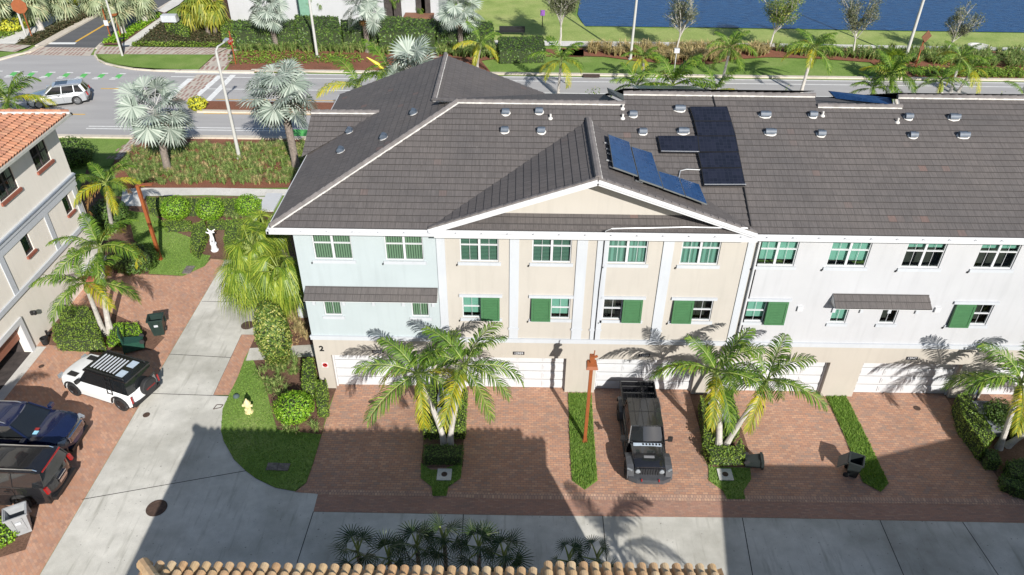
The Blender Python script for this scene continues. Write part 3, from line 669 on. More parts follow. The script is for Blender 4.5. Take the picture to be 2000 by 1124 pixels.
# roof planes
ME = .4197
def zf(y): return 9.6+ME*(y-26.3)
XH, XHI, XHE, XLO = -2.87, 4.72, 13.46, 17.25
XRR = 36
mb = MB()
front = [(-10.12,26.3,9.6),(XRR,26.3,9.6),(XRR,33.5,zf(33.5)),(XLO,33.5,zf(33.5)),(XLO,32.9,zf(32.9)),(XHE,32.9,zf(32.9)),(XHE,33.5,zf(33.5)),(XHI,33.5,zf(33.5)),(XHI,32.9,zf(32.9)),(XH,32.9,zf(32.9))]
roof(mb, [(-10.12,26.3,9.6),(XRR,26.3,9.6),(XRR,32.9,zf(32.9)),(XH,32.9,zf(32.9))])
mb.build('roof', m_tile, row)
rf = MB()
for a, b in ((XHI,XHE),(XLO,XRR)): roof(rf, [(a,32.55,zf(32.55)+.004),(b,32.55,zf(32.55)+.004),(b,33.5,zf(33.5)),(a,33.5,zf(33.5))])
def back(a, b, yr, zr): roof(rf, [(a,yr,zr),(b,yr,zr),(b,41.2,9.62),(a,41.2,9.62)])
back(XH-1, XHI, 32.9, zf(32.9)); back(XHI, XHE, 33.5, zf(33.5)+.25); back(XHE, XLO, 32.9, zf(32.9)); back(XLO, XRR, 33.5, zf(33.5)+.2)
rf.build('rear_roof', m_tile, row)
wr = MB(); hs_ = .381
roof(wr, [(-10.12,26.3,9.6),(XH,32.9,9.6+hs_*7.25),(-4.1,34.2,9.6+hs_*6.02),(-4.1,40.8,9.6+hs_*6.02),(-10.12,40.8,9.6)])
roof(wr, [(-4.1,33.4,9.6+hs_*6.02),(-4.1,40.8,9.6+hs_*6.02),(1.9,40.8,9.6),(1.9,33.4,9.6)])
wr.build('west_roof', m_tile, row)
cg = MB(); roof(cg, [(-10.35,32.7,9.62),(-10.35,35.5,10.72),(-7.0,35.5,10.72)]); roof(cg, [(-10.35,38.3,9.62),(-7.0,35.5,10.72),(-10.35,35.5,10.72)])
cg.face([(-10.3,32.8,9.6),(-10.3,38.2,9.6),(-10.3,35.5,10.7)]); cg.build('side_gable', m_tile, row)
# front gable
GX, GZ, GY = 3.05, 11.98, 26.25
gb = MB(); yb = 26.3+(GZ-9.6)/ME
roof(gb, [(GX,GY,GZ),(-3.65,GY,9.64),(GX,yb,GZ)]); roof(gb, [(GX,GY,GZ),(9.6,GY,9.66),(GX,yb,GZ)])
gb.build('gable_roof', m_tile, row)
mb = MB(); mb.mesh([(-2.6,YF,9.5),(8.6,YF,9.5),(GX,YF,GZ-.35)], [(0,1,2)]); mb.build('gable_wall', m_beige, row)
for xe, ze in ((-3.65,9.64),(9.6,9.66)):
    mb = MB(); a, b = V((GX,GY-.02,GZ-.10)), V((xe,GY-.02,ze-.10)); mb.bar(a, b, .06, .24); mb.bar(a+V((0,.35,-.12)), b+V((0,.35,-.12)), .7, .03)
    mb.bar(a+V((0,-.05,.02)), b+V((0,-.05,.02)), .05, .08)
    mb.build('rake_board', m_paint, row)
rnd = random.Random(3)
for xe, ze in ((-3.65,9.64),(9.6,9.66)):
    rt = MB(); a, b = V((GX,GY+.02,GZ+.06)), V((xe,GY+.02,ze+.06)); n = 20
    for i in range(n): p = a.lerp(b, i/n); q = a.lerp(b, (i+.96)/n); rt.bar(p+V((0,0,.03)), q, .14, .07)
    rt.build('rake_tiles', m_cap, row)
pn = MB(); roof(pn, [(-3.3,26.28,9.60),(9.3,26.28,9.62),(8.3,27.08,9.86),(-2.4,27.08,9.84)]); pn.build('pent_roof', m_tile, row)
# gutter, fascia, soffit
mb = MB()
mb.box((-10.2,26.10,9.40),(XRR,26.12,9.53)); mb.box((-10.2,26.12,9.38),(XRR,26.26,9.40)); mb.box((-10.2,26.26,9.38),(XRR,26.29,9.60))
x = -9.9
while x < XRR: mb.box((x,26.12,9.505),(x+.03,26.26,9.52)); x += 1.05
mb.box((-10.22,26.1,9.4),(-10.12,40.8,9.58)); mb.build('gutter', m_paint, row)
mb = MB(); mb.box((-10.1,26.3,9.36),(XRR,YF+.05,9.379)); mb.box((-10.1,YF,9.36),(XL,40.8,9.379)); mb.build('soffit', m_sofit, row)
mb = MB(); FW.box(mb, XB1-.1, 9.7, 9.27, 9.355, .003, .9); mb.build('eave_box', m_paint, row)
# caps
zL = zf(32.9); zH = zf(33.5)
ridge_cap(row, (XH,32.9,zL+.04), (XHI,32.9,zL+.04)); ridge_cap(row, (XHI,33.5,zH+.04), (XHE,33.5,zH+.04)); ridge_cap(row, (XHE,32.9,zL+.04), (XLO,32.9,zL+.04)); ridge_cap(row, (XLO,33.5,zH+.04), (XRR,33.5,zH+.04))
ridge_cap(row, (-10.1,26.3,9.64), (XH,32.9,zL+.04), side=V((.75,-.66,0)), name='hip_cap')
ridge_cap(row, (XH,32.9,zL+.04), (-4.1,34.2,9.6+hs_*6.02+.04), mortar=True, name='hip_cap')
ridge_cap(row, (-4.1,34.2,9.6+hs_*6.02+.03), (-4.1,40.8,9.6+hs_*6.02+.03), side=V((1,0,.2)))
ridge_cap(row, (-10.35,35.5,10.74), (-7.0,35.5,10.76)); ridge_cap(row, (GX,GY,GZ+.03), (GX,yb-.1,GZ+.03), r=.15, side=V((1,0,.1)))
# ---------------------------------------------------------------- roof vents (hooded metal) and small pipe vents
PN = V((0,-ME,1)).normalized(); P0 = V((0,26.3,9.6)); Wn = V((-hs_,0,1)).normalized(); W0 = V((-10.12,26.3,9.6))
def vent(px, py, west=False, big=False):
    p = PL(px, py, W0, Wn) if west else PL(px, py, P0, PN)
    R = Matrix.Translation(p) @ (Matrix.Rotation(-pi/2, 4, 'Z') if west else Matrix()) @ Matrix.Rotation(math.atan(ME if not west else hs_), 4, 'X')
    mb = MB(); s_ = 1.35 if big else 1.0; rnd = random.Random(px)
    n = 14; ring = [(.20*s_*(1+.15*rnd.random())*cos(2*pi*i/n), .18*(1+.2*rnd.random())*sin(2*pi*i/n)-.03) for i in range(n)]
    mb.mesh([(a, b, .055) for a, b in ring] + [(a*.8, b*.8, .075) for a, b in ring], [tuple(range(n, 2*n))] + [(i, (i+1)%n, n+(i+1)%n, n+i) for i in range(n)], 0, R)
    o = mb.build('roof_vent', m_mortar, row)
    mb = MB(); w_ = .17*s_; pr = [(.16*sin(t), .16-.16*cos(t)) for t in [pi*k/7 for k in range(8)]]
    vs = []; 
    for x in (-w_, w_):
        vs += [(x, .12-.30*k/7, .09+.20*sin(pi*(k+1.2)/9.5)) for k in range(8)]
    fs = [(i, i+1, 9+i, 8+i) for i in range(7)] + [tuple(range(8)) + (), tuple(range(15, 7, -1))]
    mb.mesh(vs, fs, 0, R); mb.mesh([(-w_*.8,-.14,.07),(w_*.8,-.14,.07),(w_*.8,.14,.07),(-w_*.8,.14,.07),(-w_*.8,-.14,.2),(w_*.8,-.14,.2),(w_*.8,.14,.2),(-w_*.8,.14,.2)], [(0,1,5,4),(1,2,6,5),(2,3,7,6),(3,0,4,7)], 0, R)
    mb.build('hood', m_zinc, o)
for a in ((988,222),(1053,220),(986,257),(1057,258),(1236,226),(1255,260),(1586,227),(1602,264),(1772,231),(1781,267)): vent(*a)
for a in ((1327,215),(1334,259),(1493,227),(1503,261),(1861,232),(1879,267)): vent(*a, big=True)
for a in ((810,224),(685,260),(752,272),(668,298)): vent(*a, west=True)
def pipe_vent(px, py):
    p = PL(px, py, P0, PN); mb = MB(); mb.tube([p, p+V((0,-.01,.24))], .045, 8); mb.lathe([(.12,0),(.1,.06),(.05,.1)], 10, M=Matrix.Translation(p)); mb.build('pipe_vent', m_mortar, row)
for a in ((1075,233),(1216,214),(1216,233),(1606,228),(1752,241)): pipe_vent(*a)
# ---------------------------------------------------------------- solar panels
def slabq(name, q, th, mat, parent, edge=None, lift=0):
    q = [V(a) for a in q]; n = (q[1]-q[0]).cross(q[3]-q[0]).normalized()
    if n.z < 0: n = -n
    mb = MB(); a = [p+n*lift for p in q]; b = [p+n*(lift+th) for p in q]
    c = sum(b, V())/4; i_ = [p.lerp(c, .03) + n*.002 for p in b]
    mb.mesh(a+b, [(0,1,2,3),(4,5,6,7),(0,1,5,4),(1,2,6,5),(2,3,7,6),(3,0,4,7)], 1); mb.mesh(i_, [(0,1,2,3)], 0)
    return mb.build(name, [mat, edge or m_alum], parent)
for q in ([(1345,212),(1418,212),(1427,240),(1354,240)],[(1354,241),(1427,241),(1435,269),(1361,269)],[(1283,269),(1361,269),(1364,302),(1289,301)],[(1361,270),(1435,270),(1441,300),(1364,300)],[(1361,302),(1441,301),(1447,331),(1368,331)],[(1368,333),(1447,332),(1454,366),(1373,366)]):
    slabq('solar_panel', [PL(a, b+3, P0, PN) for a, b in q], .05, m_panel, row, edge=m_black, lift=.16)
GN = V((.3572, 0, 1)).normalized(); GP = V((GX, 0, GZ))
for a_, b_ in (((1290,304),(1364,305)),((1374,369),(1455,369))):
    mb = MB(); mb.bar(PL(*a_, P0, PN)+V((0,0,.2)), PL(*b_, P0, PN)+V((0,0,.2)), .08, .06); mb.build('panel_edge', m_alum, row)
for q in ([(1185,268),(1226,283),(1243,350),(1195,333)],[(1230,292),(1270,304),(1292,373),(1246,357)],[(1282,340),(1322,352),(1335,389),(1293,374)],[(1323,353),(1362,366),(1378,405),(1336,389)]):
    slabq('solar_panel', [PL(a, b, GP+V((0,0,.15)), GN) for a, b in q], .05, m_pblue, row, edge=MAT('dark_panel_edge', (.12,.13,.13), .5), lift=.1)
mb = MB()
for a in ((1180,283),(1184,295),(1186,304),(1184,317),(1190,330),(1241,357)):
    p = PL(*a, GP, GN) + V((0,0,.1)); mb.bar(p, p+V((.3,0,-.1)), .05, .05)
mb.build('panel_feet', m_alum, row)
slabq('solar_panel', [FY(1187,172,37.0), FY(1221,186,34.2), FY(1222,199,33.55), FY(1190,184,36.4)], .05, m_pblue, row, edge=m_black)
slabq('solar_panel', [FY(1618,179,36.6), FY(1742,193,34.2), FY(1745,207,33.5), FY(1632,194,35.9)], .05, m_pblue, row, edge=m_black)
slabq('solar_panel', [FY(1232,171,39.5), FY(1350,172,39.5), FY(1384,181,34.3), FY(1250,180,34.3)], .05, m_panel, row, lift=.05)
# conduit and cable
mb = MB(); q = [FY(1460,446,26.2), FY(1340,444,26.4), FY(1195,447,26.4), FY(1183,452,26.0), V((ux(1181,460),YF-.1,9.1))]
mb.tube(q, .025, 6); mb.build('conduit', m_alum, row, smooth=True)
mb = MB(); mb.tube([V((ux(1181,462),YF-.1,9.1)), V((ux(1176,515),YF-.08,7.6)), V((ux(1170,560),YF-.08,6.3)), V((ux(1160,665),YF-.1,3.4))], .022, 6); mb.build('cable', m_black, row)
mb = MB(); mb.tube([PL(1390,185,P0,PN)+V((0,0,.1)), PL(1397,212,P0,PN)+V((0,0,.08))], .03, 6); mb.tube([PL(1452,370,P0,PN)+V((0,0,.1)), PL(1466,445,P0,PN)+V((0,0,.08))], .03, 6); mb.build('cable', m_black, row)
mb = MB(); mb.tube([PL(1325,352,P0,PN)+V((0,0,.1)),PL(1328,339,P0,PN)+V((0,0,.12)),PL(1340,336,P0,PN)+V((0,0,.12)),PL(1366,337,P0,PN)+V((0,0,.12))], .025, 6); mb.build('conduit', m_alum, row)
# writing
def text(s, size, loc, rot, mat, parent, name, ext_=.004, bold=0):
    cu = bpy.data.curves.new(name, 'FONT'); cu.body = s; cu.size = size; cu.align_x = 'CENTER'; cu.align_y = 'CENTER'; cu.extrude = ext_; cu.offset = bold
    t = bpy.data.objects.new('tmp', cu); C.objects.link(t); bpy.context.view_layer.update()
    me = bpy.data.meshes.new_from_object(t.evaluated_get(bpy.context.evaluated_depsgraph_get())); bpy.data.objects.remove(t)
    M = Matrix.Translation(loc) @ rot; me.transform(M)
    if parent: me.transform(Matrix.Translation(-OFF.get(parent.name, V())))
    me.materials.clear(); me.materials.append(mat); o = bpy.data.objects.new(name, me); C.objects.link(o)
    if parent: o.parent = parent; OFF[o.name] = OFF.get(parent.name, V())
    return o
RX = Matrix.Rotation(pi/2, 4, 'X')
p = FY(628,681.5,YF); text('2', .42, V((p.x,YF-.01,p.z)), RX, m_black, row, 'building_number', bold=.018)
for (px, py), s in (((738,687),'12965'),((1013,690),'12959'),((1258,694),'12953'),((1781,700),'12947')):
    p = FY(px, py, YF); mb = MB(); mb.box((p.x-.27,YF-.02,p.z-.09),(p.x+.27,YF-.003,p.z+.09)); o = mb.build('number_plate', MAT('charcoal_plate', (.03,.03,.035), .4), row)
    text(s, .17, V((p.x,YF-.025,p.z-.005)), RX, m_paint, o, 'house_number', .002, .003)
p = FY(635,713,YF); mb = MB(); mb.box((p.x-.15,YF-.015,p.z-.15),(p.x+.15,YF-.003,p.z+.15)); o = mb.build('tow_sign', m_paint, row)
mb = MB(); mb.lathe([(.12,0),(.12,.008),(.085,.008),(.085,0)], 20, M=Matrix.Translation((p.x,YF-.016,p.z)) @ Matrix.Rotation(pi/2,4,'X')); mb.bar((p.x-.07,YF-.03,p.z+.07),(p.x+.07,YF-.03,p.z-.07),.006,.03)
mb.build('red_ring', MAT('sign_red', (.5,.03,.03), .5), o)
mb = MB(); mb.box((p.x-.06,YF-.024,p.z-.035),(p.x+.06,YF-.0165,p.z+.03)); mb.build('tow_symbol', m_black, o)
for px, py in ((1562,602),(1830,604)):
    p = FY(px, py, YF); mb = MB(); mb.box((p.x-.12,YF-.1,p.z-.12),(p.x+.12,YF-.003,p.z+.12)); mb.build('dryer_vent', m_paint, row)
# ================================================================ barrel tile slopes
def barrel(mb, o, u, v_, wid, length, sp=.3, course=.38, skip=None, r=None, uclip=None):
    # o eave start, u along the eave, v_ up the slope, real half round cover tiles over shallow pans
    u = V(u).normalized(); v_ = V(v_).normalized(); n = u.cross(v_).normalized()
    if n.z < 0: n = -n
    r = r or sp*.36; rnd = random.Random(int(wid*100)); nr = int(length/course)+1; nc = int(wid/sp)
    for k in range(nr):
        v0 = k*course; v1 = min(v0+course*1.12, length+.05)
        for c in range(nc+1):
            uc = c*sp + sp*.5
            if uclip and not (uclip(v0)[0] <= uc <= uclip(v0)[1]): continue
            j = rnd.uniform(-.012, .012); a = []
            for (vv, h, rr) in ((v0-.03, .055, r*1.08), (v1, .0, r*.86)):
                for i in range(7):
                    t = pi*i/6; a.append(o + u*(uc+j-rr*cos(t)) + v_*vv + n*(h + rr*.95*sin(t)))
            b = len(mb.v); mb.v += [tuple(q) for q in a]
            for i in range(6): mb.f.append((b+i, b+i+1, b+8+i, b+7+i)); mb.uv.append(None); mb.m.append(0)
            q = []   # pan
            for (vv, h) in ((v0-.03, .0), (v1, -.03)):
                for du, dh in ((.5-.36, .03), (.5, -.02), (.5+.36, .03)): q.append(o + u*(uc+sp*du) + v_*vv + n*(h+dh))
            b = len(mb.v); mb.v += [tuple(x) for x in q]
            for i in range(2): mb.f.append((b+i, b+i+1, b+4+i, b+3+i)); mb.uv.append(None); mb.m.append(0)
# ---------------------------------------------------------------- left house with orange roof
lh = thing('stucco_house', 'beige three storey house with orange barrel tile roof and brick red sills', 'house', (-31, 26, 0))
XW = -25.0; YN = 37.75
LW = Wall((XW, 0, 0), (0,1,0), (1,0,0))
def ly(px, py): q = FX(px, py, XW); return q.y, q.z
wl = []
def lwin(bl, br, tl):
    y0, z0 = ly(*bl); y1, _ = ly(*br); _, z1 = ly(*tl); return (y0, y1, z0, z1)
T1 = lwin((73,336),(101,313),(50,292)); 
ht = T1[3]-T1[2]; wd = T1[1]-T1[0]
y0b, zb_ = ly(2,395); T2 = (ly(2,395)[0], ly(37,366)[0], T1[2], T1[3])
top = [T1, T2] + [(T2[0]-3.1*k, T2[1]-3.1*k, T1[2], T1[3]) for k in (1,2,3)]
S1 = lwin((132,421),(144,410),(118,392)); S2 = lwin((52,500),(67,486),(36,467))
gap = S1[0]-S2[0]
sec = [S1, (S2[0], S2[1], S1[2], S1[3])] + [(S2[0]-gap*k, S2[1]-gap*k, S1[2], S1[3]) for k in (1,2,3)]
m_sill = MAT('brick_red_sill', (.26,.085,.055), .7, var=.15)
gz = ly(47,622)[1]; gar = (22.5, 29.45, 0, gz, .35)
mb = MB(); LW.panel(mb, 8, YN, 0, 2.95, [gar]); mb.build('ground_floor_wall', m_lb, lh)
mb = MB(); LW.panel(mb, 8, YN, 2.95, 5.72, sec); mb.build('middle_wall', m_lb, lh)
mb = MB(); LW.panel(mb, 8, YN, 6.05, 9.3, top); mb.build('top_wall', m_lb, lh)
mb = MB(); mb.face([(XW,YN,0),(XW,YN,9.3),(-60,YN,9.3),(-60,YN,0)]); mb.face([(XW,8,0),(XW,8,9.3),(-60,8,9.3),(-60,8,0)]); mb.build('end_wall', m_lb, lh)
mb = MB(); LW.box(mb, 8, YN+.05, 5.72, 6.05, -.02, .10); mb.build('belt_course', m_trim, lh)
mb = MB(); LW.box(mb, 8, YN+.08, 5.93, 6.0, .101, .15); mb.build('belt_slate_moulding', MAT('slate_moulding', (.22,.25,.30), .7), lh)  # slate blue-grey strip standing proud of the belt course
mb = MB(); LW.box(mb, 8, YN+.05, 2.95, 3.2, .003, .10); LW.box(mb, 8, YN+.05, 5.3, 5.719, .003, .05)
ys = [YN-.35] + [(sec[i][0]+sec[i+1][1])/2 for i in range(4)]
for y in ys: LW.box(mb, y-.17, y+.17, 3.2, 5.3, .003, .05)
mb.build('pilaster_trim', m_trim, lh)
for h in top:
    fo = window(LW, lh, *h, 'dark', panes=2, frame=MAT('dark_bronze_frame', (.06,.05,.05), .5), muntin=True, sill=False)
    k = MB(); LW.box(k, h[0]-.08, h[1]+.08, h[2]-.16, h[2]-.002, .003, .10); k.build('sill', m_sill, fo)
for h in sec:
    fo = window(LW, lh, *h, 'horz', panes=1, rail=False, muntin=False, frame=MAT('dark_bronze_frame', (.06,.05,.05), .5), sill=False)
    k = MB(); LW.box(k, h[0]-.06, h[1]+.06, h[2]-.14, h[2]-.002, .003, .10); k.build('sill', m_sill, fo)
mb = MB(); LW.box(mb, gar[0], gar[1], gz*.5, gz, -.3, -.25); 
for i in range(1, 4): LW.box(mb, gar[0], gar[1], gz*.5+gz*.125*i-.01, gz*.5+gz*.125*i+.01, -.249, -.24)
mb.build('garage_door', MAT('brown_garage_door', (.23,.09,.055), .6, var=.1), lh)
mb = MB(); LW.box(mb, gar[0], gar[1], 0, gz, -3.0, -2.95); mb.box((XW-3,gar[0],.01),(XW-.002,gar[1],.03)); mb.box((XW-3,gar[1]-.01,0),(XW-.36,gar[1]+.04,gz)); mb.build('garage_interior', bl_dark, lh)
mb = MB(); LW.box(mb, gar[1], gar[1]+.28, 0, gz+.28, .003, .09); LW.box(mb, gar[0]-.28, gar[1]-.002, gz, gz+.28, .003, .09); mb.build('garage_trim', m_paint, lh)
for px, py in ((60,612),(108,602)):
    y, z = ly(px, py); k = MB(); LW.box(k, y-.06, y+.06, z-.1, z+.12, .003, .12); k.lathe([(.05,0),(.09,.05),(.1,.2),(.04,.26)], 8, M=Matrix.Translation((XW+.22,y,z-.1))); k.bar((XW+.1,y,z+.1),(XW+.24,y,z+.16),.03); k.build('wall_lamp', m_black, lh)
y, z = ly(90,655); k = MB(); k.lathe([(.18,0),(.22,.02),(.22,.1),(.18,.12)], 14, M=Matrix.Translation((XW+.16,y,z)) @ Matrix.Rotation(pi/2,4,'Y')); k.bar((XW+.05,y,z-.3),(XW+.05,y,z+.3),.05); k.build('hose_reel', m_black, lh)
# roof: hip at the north end
ze = 9.35; xe = XW+.65; ye = YN+.6; s_ = .40; wr_ = 9.0
mb = MB(); sl = V((-1,0,s_)).normalized(); L8 = wr_*math.sqrt(1+s_*s_)
kk = 1/math.sqrt(1+s_*s_)
barrel(mb, V((xe,ye,ze)), V((0,-1,0)), sl, 29, L8*.62, sp=.25, course=.36, uclip=lambda v: (v*kk-.1, 99))
mb.build('roof', m_terra, lh)
mb = MB(); d = V((0,0,-.05)); mb.face([V((xe,8,ze))+d, V((xe,ye,ze))+d, V((xe-wr_,ye-wr_,ze+wr_*s_))+d, V((xe-wr_,8,ze+wr_*s_))+d]); mb.face([V((xe,ye,ze))+d, V((-60,ye,ze))+d, V((-60,ye-wr_,ze+wr_*s_))+d, V((xe-wr_,ye-wr_,ze+wr_*s_))+d]); mb.build('roof_deck', m_terra, lh)
mb = MB(); a = V((xe,ye,ze+.06)); b_ = V((xe-wr_,ye-wr_,ze+wr_*s_+.06)); n = 34
for i in range(n): p = a.lerp(b_, i/n); q = a.lerp(b_, (i+1.06)/n); mb.tube([p, q+V((0,0,.02))], [.13,.11], 8)
mb.build('hip_cap', m_terra, lh)
mb = MB(); mb.bar(a+V((.14,-.17,.0)), b_+V((.14,-.17,0)), .07, .12); mb.build('hip_mortar', m_mortar, lh)
mb = MB(); mb.box((xe-.02,8,ze-.16),(xe+.13,ye+.1,ze-.03)); mb.box((XW,8,ze-.2),(xe-.03,ye,ze-.17)); mb.box((-60,ye-.02,ze-.16),(xe+.13,ye+.1,ze-.03)); mb.build('gutter', MAT('cream_gutter', (.42,.42,.38), .6), lh)
# ---------------------------------------------------------------- near buildings below the camera
nh = thing('tan_roof_house', 'house at the bottom edge with tan barrel tile eave over the alley', 'house', (-2, 5, 0))
ez = 8.03; XA, XC, XB = -9.7, .75, 5.1; EY1, EY2, EY3 = 11.74, 11.90, 11.5
sl2 = V((0,-1,.36)).normalized(); kq = 1/math.sqrt(1+.36*.36)
mb = MB(); barrel(mb, V((XA,EY1,ez)), V((1,0,0)), sl2, XC-XA, 7, sp=.305, course=.36, uclip=lambda v: (v*kq, 99)); mb.build('left_roof', m_terra2, nh)
mb = MB(); barrel(mb, V((XC,EY2,ez+.05)), V((1,0,0)), sl2, XB-XC, 7, sp=.305, course=.36); mb.build('middle_roof', m_terra2, nh)
mb = MB(); barrel(mb, V((XB,EY3,ez-.02)), V((1,0,0)), sl2, 1.0, 6, sp=.305, course=.36); mb.build('right_roof', m_terra2, nh)
mb = MB(); mb.face([(XA,EY1,ez-.04),(XB+.0,EY1,ez-.04),(XB,EY1-7,ez-.04+7*.36),(XA+7,EY1-7,ez-.04+7*.36)]); mb.face([(XA,EY1,ez-.04),(XA+7,EY1-7,ez+2.48),(XA+7,-10,ez+2.48),(XA,-10,ez-.04)]); mb.face([(XB,EY1,ez-.04),(XB,EY1-7,ez+2.48),(XB,-10,ez+2.48),(XB,-10,ez-.04)]); mb.build('roof_deck', m_terra2, nh)
mb = MB(); a = V((XA+.05,EY1,ez+.12)); b_ = V((XA+7,EY1-7,ez+2.6))
for i in range(24): p = a.lerp(b_, i/24); q = a.lerp(b_, (i+1.07)/24); mb.tube([p, q+V((0,0,.03))], [.17,.14], 10)
mb.build('hip_cap', m_terra2, nh, smooth=True)
mb = MB(); mb.box((XA+.5,-12,0),(XB-.2,EY1-.6,ez-.1)); mb.prism([(XB-.3,11.2,0),(XB+.75,11.3,0),(XB+4.6,1.6,0),(XB-.3,1.6,0)], 8.0); mb.build('wall', m_base, nh)  # canted prism wing is unseen, added and angled to shape the road shadow
mb = MB(); mb.box((XB-.2,4,0),(XB+1.0,EY3-.5,6.2)) if False else mb.box((XB+.02,8,ez-.25),(XB+1.1,EY3-.02,ez-.06)); mb.build('eave', m_paint, nh)
nr_ = thing('tan_roof_house', 'house right of the frame whose gable shades the right driveways', 'house', (25, 4, 0))
mb = MB(); gx0, gx1, gy, gzz = 13.5, 18.9, 11.2, 7.45
mb.face([(gx0,gy,gzz),(gx1,gy,gzz),(gx1,0,gzz+1.9),(gx0,0,gzz+1.9)]); mb.face([(gx1,gy,gzz),(30.5,gy,9.55),(30.5,-8,9.55),(gx1,-8,gzz)]); mb.face([(30.5,gy,9.55),(42,gy,gzz),(42,-8,gzz),(30.5,-8,9.55)]); mb.face([(gx0,0,gzz+1.9),(gx1,0,gzz+1.9),(gx1,-8,gzz),(gx0,-8,gzz)]); mb.face([(gx0,gy-.4,0),(gx0,gy,gzz),(gx0,0,gzz+1.9),(gx0,-8,gzz),(gx0,-8,0)])
mb.build('roof', m_terra2, nr_)
mb = MB(); mb.box((gx0+.3,-8,0),(41.5,gy-.4,gzz-.05)); mb.face([(gx1,gy-.4,gzz-.05),(41.5,gy-.4,gzz-.05),(30.5,gy-.4,9.5)]); mb.build('wall', m_base, nr_)
# ---------------------------------------------------------------- white house far behind the hedge
bh = thing('white_villa', 'white walled house with green painted tower behind the tall hedge by the lake', 'house', (-18, 92, 0))
def P84(px, py): return FY(px, py, 86.0)
xa, xb = P84(452,40).x, P84(858,40).x
mb = MB(); mb.box((xa,86,0),(xb,100,8)); mb.build('wall', m_white, bh)
g0, g1 = P84(584,10).x, P84(607,10).x; mb = MB(); mb.box((g0,85.6,0),(g1,85.99,8)); mb.build('green_wall', MAT('grey_green_stucco', (.16,.30,.22), .9), bh)
for px in (538,760,775,822,832):
    q = P84(px, 12); mb = MB(); mb.box((q.x-.5,85.8,q.z-1.2),(q.x+.5,85.99,q.z+.8)); mb.build('window', bl_dark, bh)
mb = MB(); mb.box((xa-3.4,85,0),(xa-.8,96,7)); mb.build('dark_wing', MAT('brown_dark_wall', (.12,.07,.055), .8), bh)
mb = MB(); q = P84(820,25); mb.box((q.x-1.6,84.2,q.z-.2),(q.x+1.6,85.98,q.z)); mb.build('porch_roof', MAT('brown_porch', (.2,.09,.05), .8), bh)
vw = thing('white_villa', 'sliver of white house wall at the top left corner behind fan palms', 'house', G(5,30)[:])
q = G(-20,45); mb = MB(); mb.box((q.x-14,q.y,0),(q.x+2.2,q.y+9,2.6)); mb.build('wall', m_white, vw)
mb = MB(); mb.box((q.x-14.3,q.y-.3,2.601),(q.x+2.5,q.y+9.3,2.8)); mb.build('roof', m_trim, vw)
# ================================================================ vegetation kit
def curve_pts(o, az, el, L, droop, n=8):
    pts = [V(o)]; d0 = V((cos(az), sin(az), 0)); s = L/n; p = V(o)
    for i in range(n):
        e = el - droop*((i+.5)/n)**1.3
        p = p + (d0*cos(e) + V((0,0,sin(e))))*s; pts.append(p)
    return pts
def frond(mb, o, az, el, L, droop, mi, rnd, nl=34, ll=.66, lw=.06, rm=3, twist=0, hang=.35, bare=.12):
    n = 9; pts = curve_pts(o, az, el, L, droop, n)
    mb.tube(pts, [.032*(1-.8*i/n)*L/2.2 for i in range(n+1)], 4, m=rm, cap=False)
    side0 = V((-sin(az), cos(az), 0))
    for k in range(nl):
        s = bare + (1-bare)*(k+.5)/nl; f = s*n; i = min(int(f), n-1); p = pts[i].lerp(pts[i+1], f-i); d = (pts[i+1]-pts[i]).normalized()
        up = side0.cross(d); up = up if up.z > 0 else -up
        ln = ll*(L/2.2)*(sin(pi*(.12+.80*(s-bare)/(1-bare)))**.7)*(.9+.2*rnd.random())
        for sg in (-1, 1):
            sd = side0*sg*cos(twist) + up*sin(twist)*sg
            a = rad(rnd.uniform(42, 60))*(1-.35*s); v1 = (d*cos(a) + sd*sin(a) + up*rnd.uniform(.15,.4)).normalized()
            v2 = (v1 + V((0,0,-1))*(hang+rnd.uniform(0,.25)) ).normalized(); v3 = (v2 + V((0,0,-1))*(hang*1.6+rnd.uniform(0,.4))).normalized()
            w_ = d*lw*(L/2.2)*.5; p1 = p + v1*ln*.3; p2 = p1 + v2*ln*.4; p3 = p2 + v3*ln*.3
            b = len(mb.v); mb.v += [tuple(q) for q in (p-w_*.7, p+w_*.7, p1-w_*1.1, p1+w_*1.1, p2-w_*.85, p2+w_*.85, p3)]
            for q in ((b,b+1,b+3,b+2),(b+2,b+3,b+5,b+4),(b+4,b+5,b+6)): mb.f.append(q); mb.uv.append(None); mb.m.append(mi)
def trunk_curve(base, top, bend=.3, n=8):
    base, top = V(base), V(top); out = []
    for i in range(n+1):
        t = i/n; h = t**(1+bend); p = V((base.x+(top.x-base.x)*h, base.y+(top.y-base.y)*h, base.z+(top.z-base.z)*t)); out.append(p)
    return out
